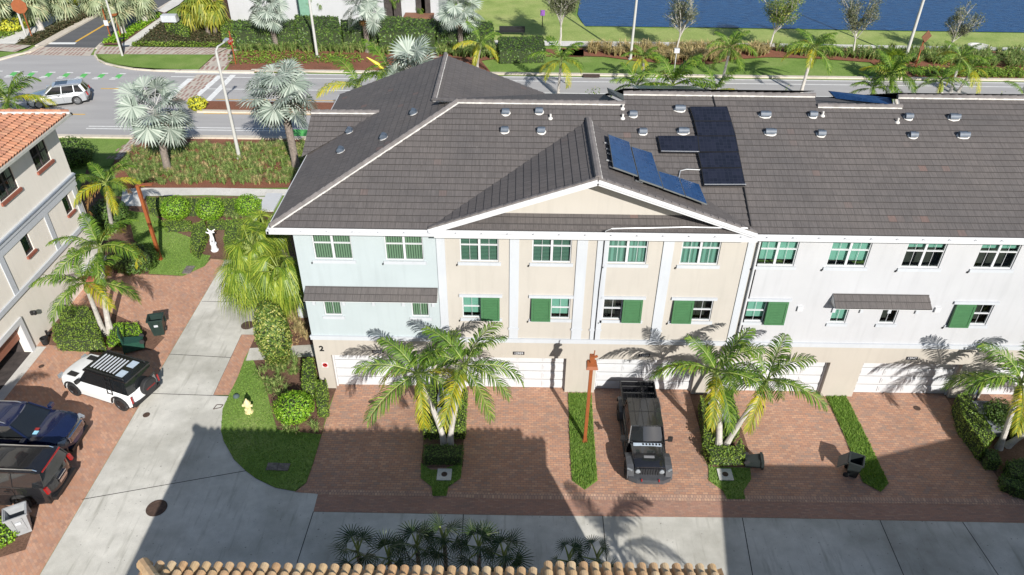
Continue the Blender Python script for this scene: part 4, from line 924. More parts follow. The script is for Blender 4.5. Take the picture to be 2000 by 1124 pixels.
def feather_palm(base, top, label, seed, nf=13, L=2.4, r=.13, shaft=.7, yellow=.12, group='feather palms', bend=.4, elr=(-.3,1.2), ybias=None, dead=0, name='feather_palm', azs=None, hang=.5, nl=36, droop=(.9,1.55)):
    rnd = random.Random(seed); base, top = V(base), V(top); t = thing(name, label, 'palm tree', base, group)
    pts = trunk_curve(base, top, bend, 10); mb = MB(); k = 10
    rs = [r*(1.55 if i == 0 else 1.15 if i == 1 else 1-.25*i/10) for i in range(11)]
    mb.tube(pts, rs, 10); 
    for i in range(1, 26):      # ring scars
        f = i/26*10; j = int(f); p = pts[j].lerp(pts[min(j+1,10)], f-j); d = (pts[min(j+1,10)]-pts[j]).normalized(); rr = rs[j]+(rs[min(j+1,10)]-rs[j])*(f-j)
        mb.tube([p-d*.008, p+d*.008], rr+.006, 10, cap=False)
    mb.build('trunk', m_trunk, t, smooth=True)
    d = (pts[-1]-pts[-3]).normalized(); d = (d+V((0,0,.6))).normalized()
    mb = MB(); e = top + d*shaft; mb.tube([top-d*.05, top+d*.12, top+d*shaft*.6, e], [r*.85, r*1.15, r*.8, r*.45], 10); mb.build('crownshaft', m_shaft, t, smooth=True)
    mb = MB(); g = 2.399963
    for i in range(nf):
        az = azs[i % len(azs)] + rnd.uniform(-.12,.12) if azs else g*i + rnd.uniform(-.25,.25)
        q = i/(nf-1); el = elr[1] + (elr[0]-elr[1])*q; LL = 1.12*L*rnd.uniform(.86, 1.1)*(.8 if q < .12 else 1)
        mi = 0
        if q > .5 and rnd.random() < yellow*2: mi = 1
        if dead and q > 1-dead: mi = 2
        frond(mb, e - d*.08*q, az, el, LL, rnd.uniform(*droop)*(.75 if q < .15 else 1), mi, rnd, nl=nl, hang=hang, twist=rnd.uniform(-.35,.35), lw=.05)
    if rnd.random() < .8: # new spear leaf
        mb.tube([e, e+V((rnd.uniform(-.1,.1), rnd.uniform(-.1,.1), L*.55))], [.025,.004], 5, m=0)
    mb.build('crown', [m_frond, m_frondy, m_frondb, m_rach], t); return t
def fan_leaf(mb, o, az, el, pet, R, mi, rnd, nseg=26, spread=rad(300), pm=1, fold=.25, droop=.2, split=.45, width=1.0):
    d = V((cos(az)*cos(el), sin(az)*cos(el), sin(el))); c = V(o)+d*pet; sag = V((0,0,-pet*.08)); mb.tube([o, V(o)+d*pet*.5-sag*.3, c], [.035,.028,.02], 4, m=pm, cap=False)
    el2 = el - rad(rnd.uniform(5, 75)); f = V((cos(az)*cos(el2), sin(az)*cos(el2), sin(el2))); s = V((-sin(az), cos(az), 0)); n = s.cross(f)
    ro_ = rnd.uniform(-.7,.7); s = (s*cos(ro_) + n*sin(ro_)).normalized(); n = s.cross(f)
    if n.z < 0: n = -n
    wseg = spread/nseg
    for k in range(nseg):
        a = -spread/2 + wseg*(k+.5); ln = R*(.82+.18*cos(a*.6))*rnd.uniform(.93,1.05); v_ = f*cos(a) + s*sin(a); tgt = f*(-sin(a)) + s*cos(a)
        r1 = ln*split; hw = r1*wseg*.5*width; zz = n*(fold*r1*.25*(1 if k % 2 else -.2)); bow = n*(-droop*abs(sin(a))*R*.25)
        p0 = c; p1 = c+v_*r1+zz*1.3+bow*.3; p2 = c+v_*ln*.8+bow*.8+V((0,0,-droop*ln*.15)); p3 = c+v_*ln+bow+V((0,0,-droop*ln*.4))
        b = len(mb.v); mb.v += [tuple(q) for q in (p0, p1-tgt*hw, p1+tgt*hw, p2-tgt*hw*.5, p2+tgt*hw*.5, p3)]
        for q in ((b,b+1,b+2),(b+1,b+3,b+4,b+2),(b+3,b+5,b+4)): mb.f.append(q); mb.uv.append(None); mb.m.append(mi)
def fan_palm(base, top, label, seed, mat, nl=26, pet=1.0, R=.95, r=.22, trunkm=None, group='fan palms', elr=(-.5,1.35), name='fan_palm', droop=.2, nseg=26, split=.5, spread=rad(290), beard=True, cat='palm tree'):
    rnd = random.Random(seed); base, top = V(base), V(top); t = thing(name, label, cat, base, group)
    if (top-base).length > .3:
        mb = MB(); pts = trunk_curve(base, top, .2, 7); mb.tube(pts, [r*(1.25 if i == 0 else 1-.12*i/7) for i in range(8)], 10)
        for i in range(18):
            p = base.lerp(top, (i+.5)/18); a = rnd.uniform(0, 6.28); mb.tube([p+V((0,0,-.02)), p+V((0,0,.03))], r*1.0+.012, 9, cap=False)
        mb.build('trunk', trunkm or m_trunkd, t, smooth=True)
    mb = MB()
    for i in range(nl):
        q = i/(nl-1); az = 2.399963*i + rnd.uniform(-.2,.2); el = elr[1]+(elr[0]-elr[1])*q**.9
        fan_leaf(mb, top+V((0,0,.3*(1-q))), az, el, pet*rnd.uniform(.85,1.1), R*rnd.uniform(.88,1.08), 0, rnd, nseg=nseg, droop=droop*rnd.uniform(.6,1.5), split=split, spread=spread)
    if beard:
        for i in range(6):
            az = 1.05*i; fan_leaf(mb, top-V((0,0,.15)), az, -1.0, pet*.4, R*.55, 2, rnd, nseg=9, spread=2.2)
    mb.build('crown', [mat, m_rach if mat is not m_silver else m_pole, m_frondb], t); return t
def leafquad(mb, p, n, size, rnd, mi=0, asp=.6):
    n = V(n); n = (n + V((rnd.uniform(-1,1), rnd.uniform(-1,1), rnd.uniform(-.6,1)))*.75).normalized(); a = n.cross(V((rnd.uniform(-1,1), rnd.uniform(-1,1), rnd.uniform(-1,1))))
    if a.length < .01: a = n.orthogonal()
    a.normalize(); b_ = n.cross(a); s = size*rnd.uniform(.7,1.3); k = len(mb.v)
    mb.v += [tuple(p-a*s*.5), tuple(p+b_*s*.5*asp), tuple(p+a*s*.5), tuple(p-b_*s*.5*asp)]; mb.f.append((k,k+1,k+2,k+3)); mb.uv.append(None); mb.m.append(mi)
m_inner = MAT('shrub_inner_shade', (.03,.045,.014), .95, var=.4, scale=8)  # near-black tone paints the shade inside hedges and shrubs
def hedge(poly, h, label, seed, mat=None, dens=260, size=.085, group=None, z=0.02, name='hedge', wob=.08, cat='hedge'):
    # clipped hedge over a ground polygon (world points), leaves over top and sides
    rnd = random.Random(seed); mat = mat or m_hedge; poly = [V((p.x,p.y,z)) for p in poly]; n = len(poly); c = sum(poly, V())/n
    t = thing(name, label, cat, c, group); inn = MB(); q = [p.lerp(c, .0) + (c-p).normalized()*min(.08, (c-p).length*.3) for p in poly]; inn.prism(q, h-.07); inn.build('shade_core', m_inner, t)  # solid dark core stands in for shade behind the leaves
    mb = MB(); tris = tessellate_polygon([poly])
    for tr in tris:
        a, b_, d = (poly[i] for i in tr); A = (b_-a).cross(d-a).length/2
        for _ in range(int(A*dens*1.25)):
            u, v_ = rnd.random(), rnd.random()
            if u+v_ > 1: u, v_ = 1-u, 1-v_
            p = a+(b_-a)*u+(d-a)*v_; leafquad(mb, p+V((0,0,h+rnd.uniform(-.07,.04)+wob*(math.sin(p.x*5.1)*math.cos(p.y*4.3))*.5)), (0,0,1), size, rnd)
    for i in range(n):
        a, b_ = poly[i], poly[(i+1)%n]; e = b_-a; nn = V((e.y,-e.x,0)).normalized()
        if nn.dot((a+b_)/2-c) < 0: nn = -nn
        for _ in range(int(e.length*h*dens*.9)): leafquad(mb, a+e*rnd.random()+nn*rnd.uniform(-.07,.04)+V((0,0,h*rnd.random())), nn, size, rnd)
    mb.build('foliage', mat, t); return t
def ball(c, rx, rz, label, seed, mat, dens=330, size=.09, group=None, stems=True, name='round_shrub', squash=1):
    rnd = random.Random(seed); c = V(c); t = thing(name, label, 'shrub', (c.x,c.y,.02), group)
    mb = MB(); N_ = int(4*pi*rx*rz*dens)
    lob = [(rnd.uniform(0,6.28), rnd.uniform(-1,1), rnd.uniform(.04,.11)) for _ in range(9)]
    for _ in range(N_):
        z = rnd.uniform(-1,1); a = rnd.uniform(0,2*pi); s = math.sqrt(1-z*z); d = V((s*cos(a), s*sin(a), z)); k = rnd.uniform(.82, 1.03)+sum(w_*max(0, 1-2.2*((d-V((math.sqrt(1-zz*zz)*cos(aa), math.sqrt(1-zz*zz)*sin(aa), zz))).length)) for aa, zz, w_ in lob)
        if c.z + d.z*rz*k < .04: continue
        leafquad(mb, c + V((d.x*rx*k, d.y*rx*k, d.z*rz*k)), d, size, rnd)
    mb.build('foliage', mat, t)
    m2 = MB(); m2.lathe([(.02,-rz*.78),(rx*.55,-rz*.6),(rx*.76,0),(rx*.55,rz*.55),(.02,rz*.76)], 12, M=Matrix.Translation(c)); m2.tube([(c.x,c.y,0),(c.x,c.y,c.z)], .06, 6); m2.build('shade_core', m_inner, t, smooth=True); return t  # dark core paints the inner shade, the thin tube is a stem
def tuft(mb, p, h, rnd, nb=38, w_=.014, lean=.9, mi=0):
    for _ in range(nb):
        a = rnd.uniform(0,2*pi); l = h*rnd.uniform(.6,1.15); k = rnd.uniform(.15,lean); d = V((cos(a),sin(a),0)); s = V((-sin(a),cos(a),0))*w_
        p0 = p+d*.05*rnd.random(); p1 = p0 + d*l*k*.35 + V((0,0,l*.6)); p2 = p0 + d*l*k + V((0,0,l*(.85-.35*k)))
        b = len(mb.v); mb.v += [tuple(q) for q in (p0-s, p0+s, p1+s*.9, p1-s*.9, p2)]
        for q in ((b,b+1,b+2,b+3),(b+3,b+2,b+4)): mb.f.append(q); mb.uv.append(None); mb.m.append(mi)
def scatter(poly, n, rnd):
    tris = tessellate_polygon([poly]); ar = [((poly[b]-poly[a]).cross(poly[c]-poly[a])).length/2 for a, b, c in tris]
    out = []
    for tr in rnd.choices(tris, ar, k=n):
        a, b_, d = (poly[i] for i in tr); u, v_ = rnd.random(), rnd.random()
        if u+v_ > 1: u, v_ = 1-u, 1-v_
        out.append(a+(b_-a)*u+(d-a)*v_)
    return out
def tufts(name, label, cat, px, n, h, mat, seed, nb=30, z=.03, w_=.014):
    rnd = random.Random(seed); poly = PTS(px); mb = MB()
    for p in scatter(poly, n, rnd): p.z = z; tuft(mb, p, h*rnd.uniform(.6,1.2), rnd, nb=nb, w_=w_)
    o = mb.build(name, mat); tag(o, label, cat, kind='stuff')
def cover(name, label, px, n, h, mat, seed, size=.1, z=.05, cat='ground cover'):
    rnd = random.Random(seed); poly = PTS(px); mb = MB()
    for p in scatter(poly, n, rnd):
        hh = h*(.35+.65*abs(math.sin(p.x*1.7+math.cos(p.y*2.1)*2)))
        for _ in range(3): leafquad(mb, V((p.x+rnd.uniform(-.1,.1), p.y+rnd.uniform(-.1,.1), z+hh*rnd.random())), (0,0,1), size, rnd)
    o = mb.build(name, mat); tag(o, label, cat, kind='stuff')
def lawnfuzz(name, label, px, dens, seed, h=.06, mat=None):
    rnd = random.Random(seed); poly = PTS(px); mb = MB(); A = sum(((poly[b]-poly[a]).cross(poly[c]-poly[a])).length/2 for a, b, c in tessellate_polygon([poly]))
    for p in scatter(poly, int(A*dens), rnd):
        a = rnd.uniform(0,6.28); s = V((cos(a),sin(a),0))*.018; t_ = V((rnd.uniform(-.04,.04), rnd.uniform(-.04,.04), h*rnd.uniform(.6,1.3))); p.z = .03
        b = len(mb.v); mb.v += [tuple(p-s), tuple(p+s), tuple(p+t_)]; mb.f.append((b,b+1,b+2)); mb.uv.append(None); mb.m.append(0)
    o = mb.build(name, mat or m_blade); tag(o, label, 'grass', kind='stuff')
def sparse_tree(base, h, cw, label, seed, mat=None, lean=0, dens=1.0, leafs=.14, tr0=.11):
    rnd = random.Random(seed); base = V(base); t = thing('shade_tree', label, 'tree', base, 'small trees along the lake path'); tr = MB(); lf = MB(); tips = []
    def grow(p, d, L_, r, lv):
        n = 4; pts = [p]
        for i in range(n): d = (d+V((rnd.uniform(-.16,.16), rnd.uniform(-.16,.16), rnd.uniform(-.02,.12)))).normalized(); pts.append(pts[-1]+d*L_/n)
        tr.tube(pts, [r*(1-.4*i/n) for i in range(n+1)], 6 if lv < 2 else 4, cap=False)
        if lv >= 3: tips.append((pts[2], pts[-1])); return
        for k in range(5 if lv else 7):
            a = rnd.uniform(0,6.28); q = pts[1+int(rnd.random()*3.9)] if lv else pts[-1].lerp(pts[-2], rnd.random()); sp = rnd.uniform(.35,.8) if lv else rnd.uniform(.3,.62)
            grow(q, (d*cos(sp)+V((cos(a),sin(a),.15))*sin(sp)).normalized(), L_*(.62 if lv else 1.05)*rnd.uniform(.7,1.15), r*.55, lv+1)
    grow(base, V((lean,0,1)).normalized(), h*.32, tr0*h/5, 0)
    tr.build('trunk', m_trunk, t, smooth=True)
    mx = max(((p-base).xy.length for a, p in tips), default=1)
    for a, b_ in tips:
        for _ in range(int(26*dens)):
            p = a.lerp(b_, rnd.uniform(.1,1.15))+V([rnd.gauss(0,.13) for _ in range(3)])*h/5; leafquad(lf, p, (0,0,1), leafs, rnd, asp=.5)
    lf.build('crown', mat or m_oak, t); return t
def whip(x, Y, ztop, label, seed):
    rnd = random.Random(seed); t = thing('sapling', label, 'tree', (x, Y, 0), 'thin saplings behind the ridge'); tr = MB(); lf = MB()
    tr.tube([(x,Y,0),(x+.1,Y,ztop-2)], [.08,.03], 6)
    for i in range(26):
        a = rnd.uniform(0,6.28); z = ztop-2.6+rnd.random()*1.6; p = V((x,Y,z)); d = V((cos(a)*rnd.uniform(.3,1.0), sin(a)*.5, 1)).normalized(); L_ = rnd.uniform(.6,1.5); q = p+d*L_; tr.tube([p,q],[.018,.006],4,cap=False)
        for _ in range(16): leafquad(lf, p.lerp(q, rnd.uniform(.2,1.1))+V([rnd.gauss(0,.07) for _ in range(3)]), (0,0,1), .13, rnd)
    tr.build('trunk', m_trunkd, t); lf.build('crown', m_mix, t)
# ================================================================ palms in front of the row
Yp = 23.55
def at(px, py, Y): return FY(px, py, Y)
gA = 'leaning feather palms between the driveways'
feather_palm(G(868,868), at(822,752,Yp), 'left leaning feather palm of the island pair before the first garage', 11, L=2.5, nf=11, group=gA, yellow=.2)
feather_palm(G(879,870), at(905,738,Yp), 'right leaning feather palm of the island pair before the beige wall', 12, L=2.55, nf=12, group=gA, yellow=.12)
feather_palm(G(1402,880), at(1399,752,Yp), 'upright pale trunked feather palm beside the parked black pickup', 13, L=2.5, nf=12, group=gA, r=.15, yellow=.1)
feather_palm(G(1414,876), at(1487,765,Yp), 'feather palm leaning far right beside the pickup island', 14, L=2.35, nf=10, group=gA, bend=.1, yellow=.1)
feather_palm(G(1950,876), at(1986,770,23.9), 'feather palm at the right edge standing in the dark hedge island', 15, L=2.5, nf=12, group=gA, yellow=.08)
feather_palm(G(1966,872), at(2075,800,23.7), 'feather palm leaning out of the right edge of the photo', 16, L=2.3, nf=11, group=gA, bend=.05)
feather_palm((7.6,8.6,0), (7.8,8.9,5.4), 'feather palm standing between the two tan roofed houses below the photo', 17, L=2.3, nf=11, group='palms below the photo')
feather_palm((-21.2,14.6,0), (-21.0,14.8,5.8), 'feather palm just outside the left edge whose frond tip hangs over the black SUV', 18, L=2.6, nf=11, yellow=.6, group='palms below the photo')
# left house palms
gB = 'yellow tipped palms beside the beige house'
feather_palm(G(217,652), at(198,505,31.2), 'taller yellow tipped palm in the hedge bed right of the beige house', 21, L=2.35, nf=12, yellow=.2, group=gB, r=.15)
feather_palm(G(205,655), at(172,570,30.2), 'lower yellow tipped palm leaning towards the open garage', 22, L=2.3, nf=10, yellow=.2, group=gB, r=.13)
feather_palm(G(222,452), at(210,372,39.2), 'yellow and brown palm behind the corner of the beige house near the sidewalk', 23, L=2.1, nf=13, yellow=.5, dead=.12, group=gB)
feather_palm(G(2,262), at(14,212,57.0), 'bushy feather palm behind the orange tiled roof', 24, L=3.0, nf=15, group=gB, hang=.5)
# weeping fan palms between side lane and pale blue wall
gC = 'weeping fan palms beside the end wall'
for k, (bx, by, tx, ty, Y, lab) in enumerate(((497,590,492,490,32.5,'weeping ribbon fan palm overhanging the side lane'),(535,600,548,540,31.0,'weeping ribbon fan palm closest to the pale blue corner'),(478,560,478,545,31.8,'lower weeping ribbon fan palm at the lane edge'),(520,540,520,455,35.0,'rearmost weeping ribbon fan palm beside the end wall'))):
    fan_palm(G(bx,by) if k != 3 else V((-11.8,35,0)), at(tx,ty,Y), lab, 30+k, m_fan, nl=32, pet=.8, R=1.05, r=.12, group=gC, elr=(-.9,1.1), droop=2.2, nseg=26, split=.3, spread=rad(250), beard=False)
# silver palms by the road
gD = 'silver fan palms along the road'
fan_palm(G(328,332), at(303,222,50.4), 'silver fan palm left of the bent street light near the brick crossing', 41, m_silver, nl=22, pet=1.6, R=1.35, r=.26, group=gD, elr=(-.8,1.25), nseg=26, split=.62, spread=rad(270))
fan_palm(G(580,332), at(551,190,50.6), 'tallest silver fan palm beside the left roof edge', 42, m_silver, nl=23, pet=1.7, R=1.4, r=.28, group=gD, elr=(-.8,1.25), nseg=26, split=.62, spread=rad(270))
fan_palm(G(543,98), at(522,28,77), 'silver fan palm left of the white pole before the far hedge', 43, m_silver, nl=20, pet=1.4, R=1.2, r=.28, group=gD, nseg=24, split=.6)
fan_palm(G(719,103), at(710,25,76.5), 'silver fan palm in the middle of the far hedge', 44, m_silver, nl=20, pet=1.5, R=1.2, r=.26, group=gD, nseg=24, split=.6)
fan_palm(G(900,100), at(898,28,77), 'silver fan palm at the right end of the far hedge', 45, m_silver, nl=20, pet=1.5, R=1.2, r=.28, group=gD, nseg=24, split=.6)
fan_palm((-6.6,45.5,0), at(808,148,45.5), 'silver fan palm hidden behind the roof peak with only its leaf tips showing', 46, m_silver, nl=20, pet=1.2, R=1.3, group=gD, nseg=28, split=.6)
# palms behind the ridge
gE = 'palms between the row and the road'
pk = feather_palm((-10.3,46.5,0), at(762,168,46.5), 'dark palm peeking over the left roof slope', 51, L=2.6, nf=9, group=gE, yellow=.3)
k = MB(); p_a = at(762,168,46.5)+V((0,0,.7)); p_b = at(716,112,46.5); k.tube([p_a, p_a.lerp(p_b,.4)+V((-.15,0,.25)), p_b], [.05,.13,.02], 6); k.build('young_leaf', MAT('bright_yellow_leaf', (.62,.55,.02), .5, var=.15), pk)
feather_palm((-11.0,44.2,0), at(700,188,44.2), 'low palm tips above the left roof edge', 52, L=2.2, nf=8, group=gE)
feather_palm((12.5,45.5,0), at(1318,186,45.5), 'large bright palm behind the ridge near the slanted blue panel', 53, L=2.5, nf=11, group=gE, elr=(0,1.3))
feather_palm((9.6,45.8,0), at(1248,188,45.8), 'bushy palm behind the ridge left of the large bright palm', 54, L=1.9, nf=10, group=gE, elr=(0,1.2))
feather_palm((15.5,46,0), at(1400,196,46), 'low palm tips behind the ridge right of the large bright palm', 55, L=1.9, nf=9, group=gE, elr=(0,1.2))
feather_palm((26.5,46,0), at(1742,165,46), 'dense green palm clump behind the right ridge', 56, L=1.9, nf=16, group=gE, elr=(0,1.2))
feather_palm((25.2,45.6,0), at(1706,192,45.6), 'left low palm of the clump behind the right ridge', 57, L=1.6, nf=10, group=gE, elr=(0,1.2))
feather_palm((29.2,45.6,0), at(1838,178,45.6), 'small palm behind the right ridge before the slim twin palms', 58, L=1.3, nf=10, group=gE, elr=(-.1,1.2))
feather_palm((35.2,46.8,0), at(1998,208,46.8), 'palm tips at the far right end of the ridge', 59, L=1.6, nf=8, group=gE)
gF = 'slim palms along the road verge'
feather_palm(V((G(1092,184).x+.3,68.0,0)) if False else G(1090,190), at(1096,126,60.3) if False else at(1095,132,G(1090,190).y), 'slim road palm with yellow drooping fronds left of the tall white pole', 61, L=2.6, nf=11, group=gF, yellow=.5, r=.14)
feather_palm(G(932,134), at(938,95,70.9), 'slim bright palm beside the roof peak', 62, L=2.2, nf=8, group=gF, yellow=.3, elr=(-.5,1.4))
feather_palm(G(1256,150), at(1256,122,69), 'slim yellow green palm right of the tall white pole', 63, L=1.9, nf=12, group=gF, yellow=.4)
feather_palm(G(1411,160), at(1423,108,G(1411,160).y), 'dark slim palm leaning right by the verge lawn', 64, L=2.4, nf=13, group=gF)
feather_palm(G(1563,187), at(1586,110,G(1563,187).y), 'tall leaning palm with pale trunk at the end of the verge lawn', 65, L=2.6, nf=12, group=gF, yellow=.25, r=.15)
feather_palm(G(1856,180), at(1872,128,G(1856,180).y), 'left palm of the slim twin palms at the right edge', 66, L=2.1, nf=11, group=gF, yellow=.2)
feather_palm(G(1872,180), at(1892,148,G(1872,180).y), 'right yellow green palm of the slim twin palms', 67, L=2.1, nf=11, group=gF, yellow=.5)
fan_palm(G(1735,148), at(1742,128,70.5), 'stubby green fan palm behind the clump at the verge end', 68, m_fan, nl=18, pet=.9, R=1.1, group=gF, nseg=18)
# top left fan palms
gG = 'tall fan palms along the side street'
for i, ((bx, by), (tx, ty), lab) in enumerate((((84,64),(58,5),'fan palm beside the orange road sign at the top left'),((130,41),(112,2),'fan palm behind the one beside the orange sign'),((243,70),(222,12),'fan palm at the side street corner with orange lower trunk'),((286,46),(272,2),'second fan palm along the side street'),((0,60),(-14,2),'fan palm at the extreme top left corner'),((195,30),(182,-4),'fan palm overhanging the dark side street'))):
    b_ = G(bx, by); fan_palm(b_, at(tx, ty, b_.y), lab, 70+i, m_fang, nl=20, pet=1.1, R=1.2, r=.3, trunkm=m_trunk, group=gG, elr=(-1.1,.9), droop=.8, nseg=16)
gH = 'yellow green weeping palms before the far house'
for i, ((bx, by), (tx, ty), lab) in enumerate((((383,64),(372,22),'left weeping palm of the yellow green trio'),((408,70),(392,12),'middle weeping palm of the yellow green trio'),((421,70),(418,22),'right weeping palm of the yellow green trio'))):
    b_ = G(bx, by); fan_palm(b_, at(tx, ty, b_.y), lab, 80+i, LEAF('yellow_green_fan_leaf', [(0,(.10,.15,.02)),(.5,(.24,.27,.03)),(1,(.42,.38,.05))]), nl=22, pet=.8, R=1.15, r=.2, group=gH, elr=(-.9,1), droop=1.5, nseg=14, beard=False)
for i, (bx, by, tx, ty, lab) in enumerate(((627,42,622,12,'slim trunk palm against the white house left of the middle silver palm'),(756,48,754,10,'slim trunk palm against the white house right of the middle silver palm'),(808,42,806,14,'feathery palm before the brown porch'),(796,20,795,-10,'upper palm behind the brown porch'))):
    b_ = G(bx, by); feather_palm(b_, at(tx, ty-10, b_.y), lab, 90+i, L=3.0 if i > 1 else 2.2, nf=14, group='palms before the white house', nl=22, hang=.5, name='date_palm')
# fan palms at the bottom, shade darkened into their leaf colour
gI = 'shaded fan palms at the bottom edge'
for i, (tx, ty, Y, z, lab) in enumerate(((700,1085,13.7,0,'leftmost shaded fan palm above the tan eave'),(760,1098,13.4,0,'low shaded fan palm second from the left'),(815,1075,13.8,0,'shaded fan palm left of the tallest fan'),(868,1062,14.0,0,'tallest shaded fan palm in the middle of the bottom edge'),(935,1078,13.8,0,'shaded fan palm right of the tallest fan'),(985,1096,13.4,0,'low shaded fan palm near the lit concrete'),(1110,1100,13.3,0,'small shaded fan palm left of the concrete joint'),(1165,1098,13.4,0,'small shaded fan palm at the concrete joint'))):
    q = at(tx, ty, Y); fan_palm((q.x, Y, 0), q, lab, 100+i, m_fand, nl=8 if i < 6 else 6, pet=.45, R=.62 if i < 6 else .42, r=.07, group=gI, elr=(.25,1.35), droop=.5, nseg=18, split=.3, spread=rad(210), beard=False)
# small trees along the lake
for i, (px, py, h, lean, dens, mt, lab) in enumerate(((1092,100,9.8,.06,2.2,None,'dense grey green tree at the corner of the lake'),(1322,112,7.8,.0,.8,None,'upright twiggy tree before the lake, left of centre'),(1500,104,7.8,.05,1.2,m_mix,'light green tree by the lake right of the leaning palm'),(1664,112,7.6,.12,.9,None,'twiggy dark tree by the lake, third from the right edge'),(1842,110,5.6,.1,.7,None,'small thin tree by the lake near the tall leaning pole'))):
    sparse_tree(G(px, py), h, 4, lab, 120+i, mt, lean, dens*1.25, leafs=.17, tr0=.07)
for i, (x, Y, z, lab) in enumerate(((700,0,0,''),)): pass
for i, (px, py, Y, lab) in enumerate(((1175,205,43.5,'thin twiggy sapling behind the ridge left of the slanted blue panel'),(1528,208,43.5,'thin twiggy sapling behind the ridge by the tall leaning palm'),(1950,215,43.5,'thin twiggy sapling behind the ridge at the far right'))):
    q = at(px, py-35, Y); whip(q.x, Y, q.z, lab, 140+i)
# ---------------------------------------------------------------- hedges
def hp(px, h, label, seed, z0=0, **k): return hedge([G(a, b, z0+h) if len(q) == 2 else V((a, b, 0)) for q in px for a, b in [q[:2]]], h, label, seed, **k)
gJ = 'clipped hedges round the driveway islands'
hp([(833,752),(852,752),(853,815),(836,835),(826,838)], .75, 'left arm of the clipped island hedge before the pale blue unit', 201, group=gJ)
hp([(895,755),(912,757),(908,838),(885,838),(893,800)], .75, 'right arm of the clipped island hedge beside the beige driveway', 202, group=gJ)
hp([(852,815),(880,815),(884,838),(836,840)], .7, 'front block of the clipped island hedge below the air conditioner', 203, group=gJ)
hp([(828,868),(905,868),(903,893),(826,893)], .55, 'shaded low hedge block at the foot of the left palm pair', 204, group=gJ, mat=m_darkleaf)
hp([(1368,775),(1386,775),(1398,858),(1376,852)], .75, 'left arm of the clipped hedge by the pickup', 205, group=gJ)
hp([(1412,762),(1430,762),(1449,830),(1432,850),(1420,815)], .75, 'right arm of the clipped hedge by the pickup', 206, group=gJ)
hp([(1403,822),(1428,822),(1425,850),(1400,858)], .7, 'middle block of the clipped hedge by the pickup', 207, group=gJ)
hp([(1376,860),(1384,870),(1440,872),(1447,856),(1456,880),(1456,893),(1388,893),(1372,868)], .6, 'front U shaped hedge around the feet of the pickup palms', 208, group=gJ)
hp([(1870,770),(1890,765),(1912,800),(1945,850),(1925,872),(1880,812)], 1.0, 'long slanting hedge on the right island beside the shaded driveway', 209, group=gJ)
hp([(1985,850),(2010,835),(1995,805),(1975,822)], .7, 'hedge block right of the air conditioner at the right edge', 210, group=gJ)
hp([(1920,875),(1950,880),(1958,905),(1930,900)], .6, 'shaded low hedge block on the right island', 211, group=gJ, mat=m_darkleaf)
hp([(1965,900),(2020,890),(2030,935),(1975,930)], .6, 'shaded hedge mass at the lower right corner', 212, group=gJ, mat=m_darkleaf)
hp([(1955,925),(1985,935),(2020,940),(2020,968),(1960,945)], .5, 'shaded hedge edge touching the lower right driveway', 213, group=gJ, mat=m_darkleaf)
gK = 'clipped box hedges by the pale blue corner'
hp([(592,700),(612,698),(617,745),(588,752)], 1.15, 'tall clipped box hedge at the pale blue corner', 214, group=gK)
hp([(615,742),(637,742),(638,790),(618,790)], .9, 'shorter clipped box hedge left of the first garage door', 215, group=gK)
gL = 'hedges in the bed beside the beige house'
hp([(102,630),(190,634),(200,665),(104,662)], .85, 'clipped hedge before the beige house wall', 216, group=gL)
hp([(110,600),(170,596),(190,628),(118,630)], .9, 'darker hedge behind the clipped hedge by the beige house', 217, group=gL)
hp([(215,632),(268,630),(277,650),(240,668),(208,668)], .4, 'low bright ground hedge by the fallen green bin', 218, mat=m_lime, group=gL)
gM = 'garden hedges by the sidewalk'
hp([(285,385),(500,388),(505,404),(290,406)], .7, 'long low hedge along the pale sidewalk', 219, group=gM)
hp([(375,438),(398,430),(404,450),(385,490),(370,480)], .7, 'left clipped hedge flanking the white statue', 220, group=gM)
hp([(440,440),(470,434),(476,470),(455,500),(436,470)], .7, 'right clipped hedge flanking the white statue', 221, group=gM)
hp([(320,430),(372,430),(374,442),(322,446)], .4, 'low hedge below the left round bush', 222, group=gM)
hp([(405,430),(512,428),(516,440),(404,440)], .4, 'low hedge behind the white statue', 223, group=gM)
gN = 'far hedges before the white house'
hp([(455,40),(510,38),(520,62),(455,60)], 2.0, 'first dark block of the far hedge at its left end', 224, group=gN, mat=m_darkleaf, dens=30, size=.25)
hp([(575,30),(660,32),(665,60),(578,58)], 2.2, 'bright block of the far hedge behind the white pole', 225, group=gN, mat=m_darkleaf, dens=30, size=.25)
hp([(520,38),(575,38),(578,60),(520,62)], 2.0, 'second block of the far hedge behind the left silver palm', 226, group=gN, mat=m_darkleaf, dens=30, size=.25)
hp([(665,38),(730,40),(735,62),(668,62)], 1.9, 'block of the far hedge behind the middle silver palm', 227, group=gN, mat=m_darkleaf, dens=30, size=.25)
hp([(735,30),(850,38),(850,64),(738,62)], 2.2, 'long block of the far hedge before the brown porch', 228, group=gN, mat=m_darkleaf, dens=30, size=.25)
hp([(850,40),(962,42),(965,66),(852,66)], 1.8, 'right end block of the far hedge behind the last silver palm', 229, group=gN, mat=m_darkleaf, dens=30, size=.25)
hp([(973,72),(1060,70),(1066,98),(975,100)], 1.3, 'detached trimmed hedge block near the lake corner', 230, group=gN, dens=40, size=.2, mat=m_darkleaf)
hp([(330,28),(368,32),(368,62),(322,48)], 1.1, 'hedge at the left foot of the yellow green palm trio', 231, group=gN, dens=60, size=.18)
hp([(430,38),(455,38),(460,66),(432,66)], 1.4, 'hedge at the right foot of the yellow green palm trio', 232, group=gN, dens=60, size=.18)
hp([(0,10),(40,16),(48,30),(0,38)], 1.2, 'dark hedge before the top left house', 233, group=gN, dens=40, size=.2, mat=m_darkleaf)
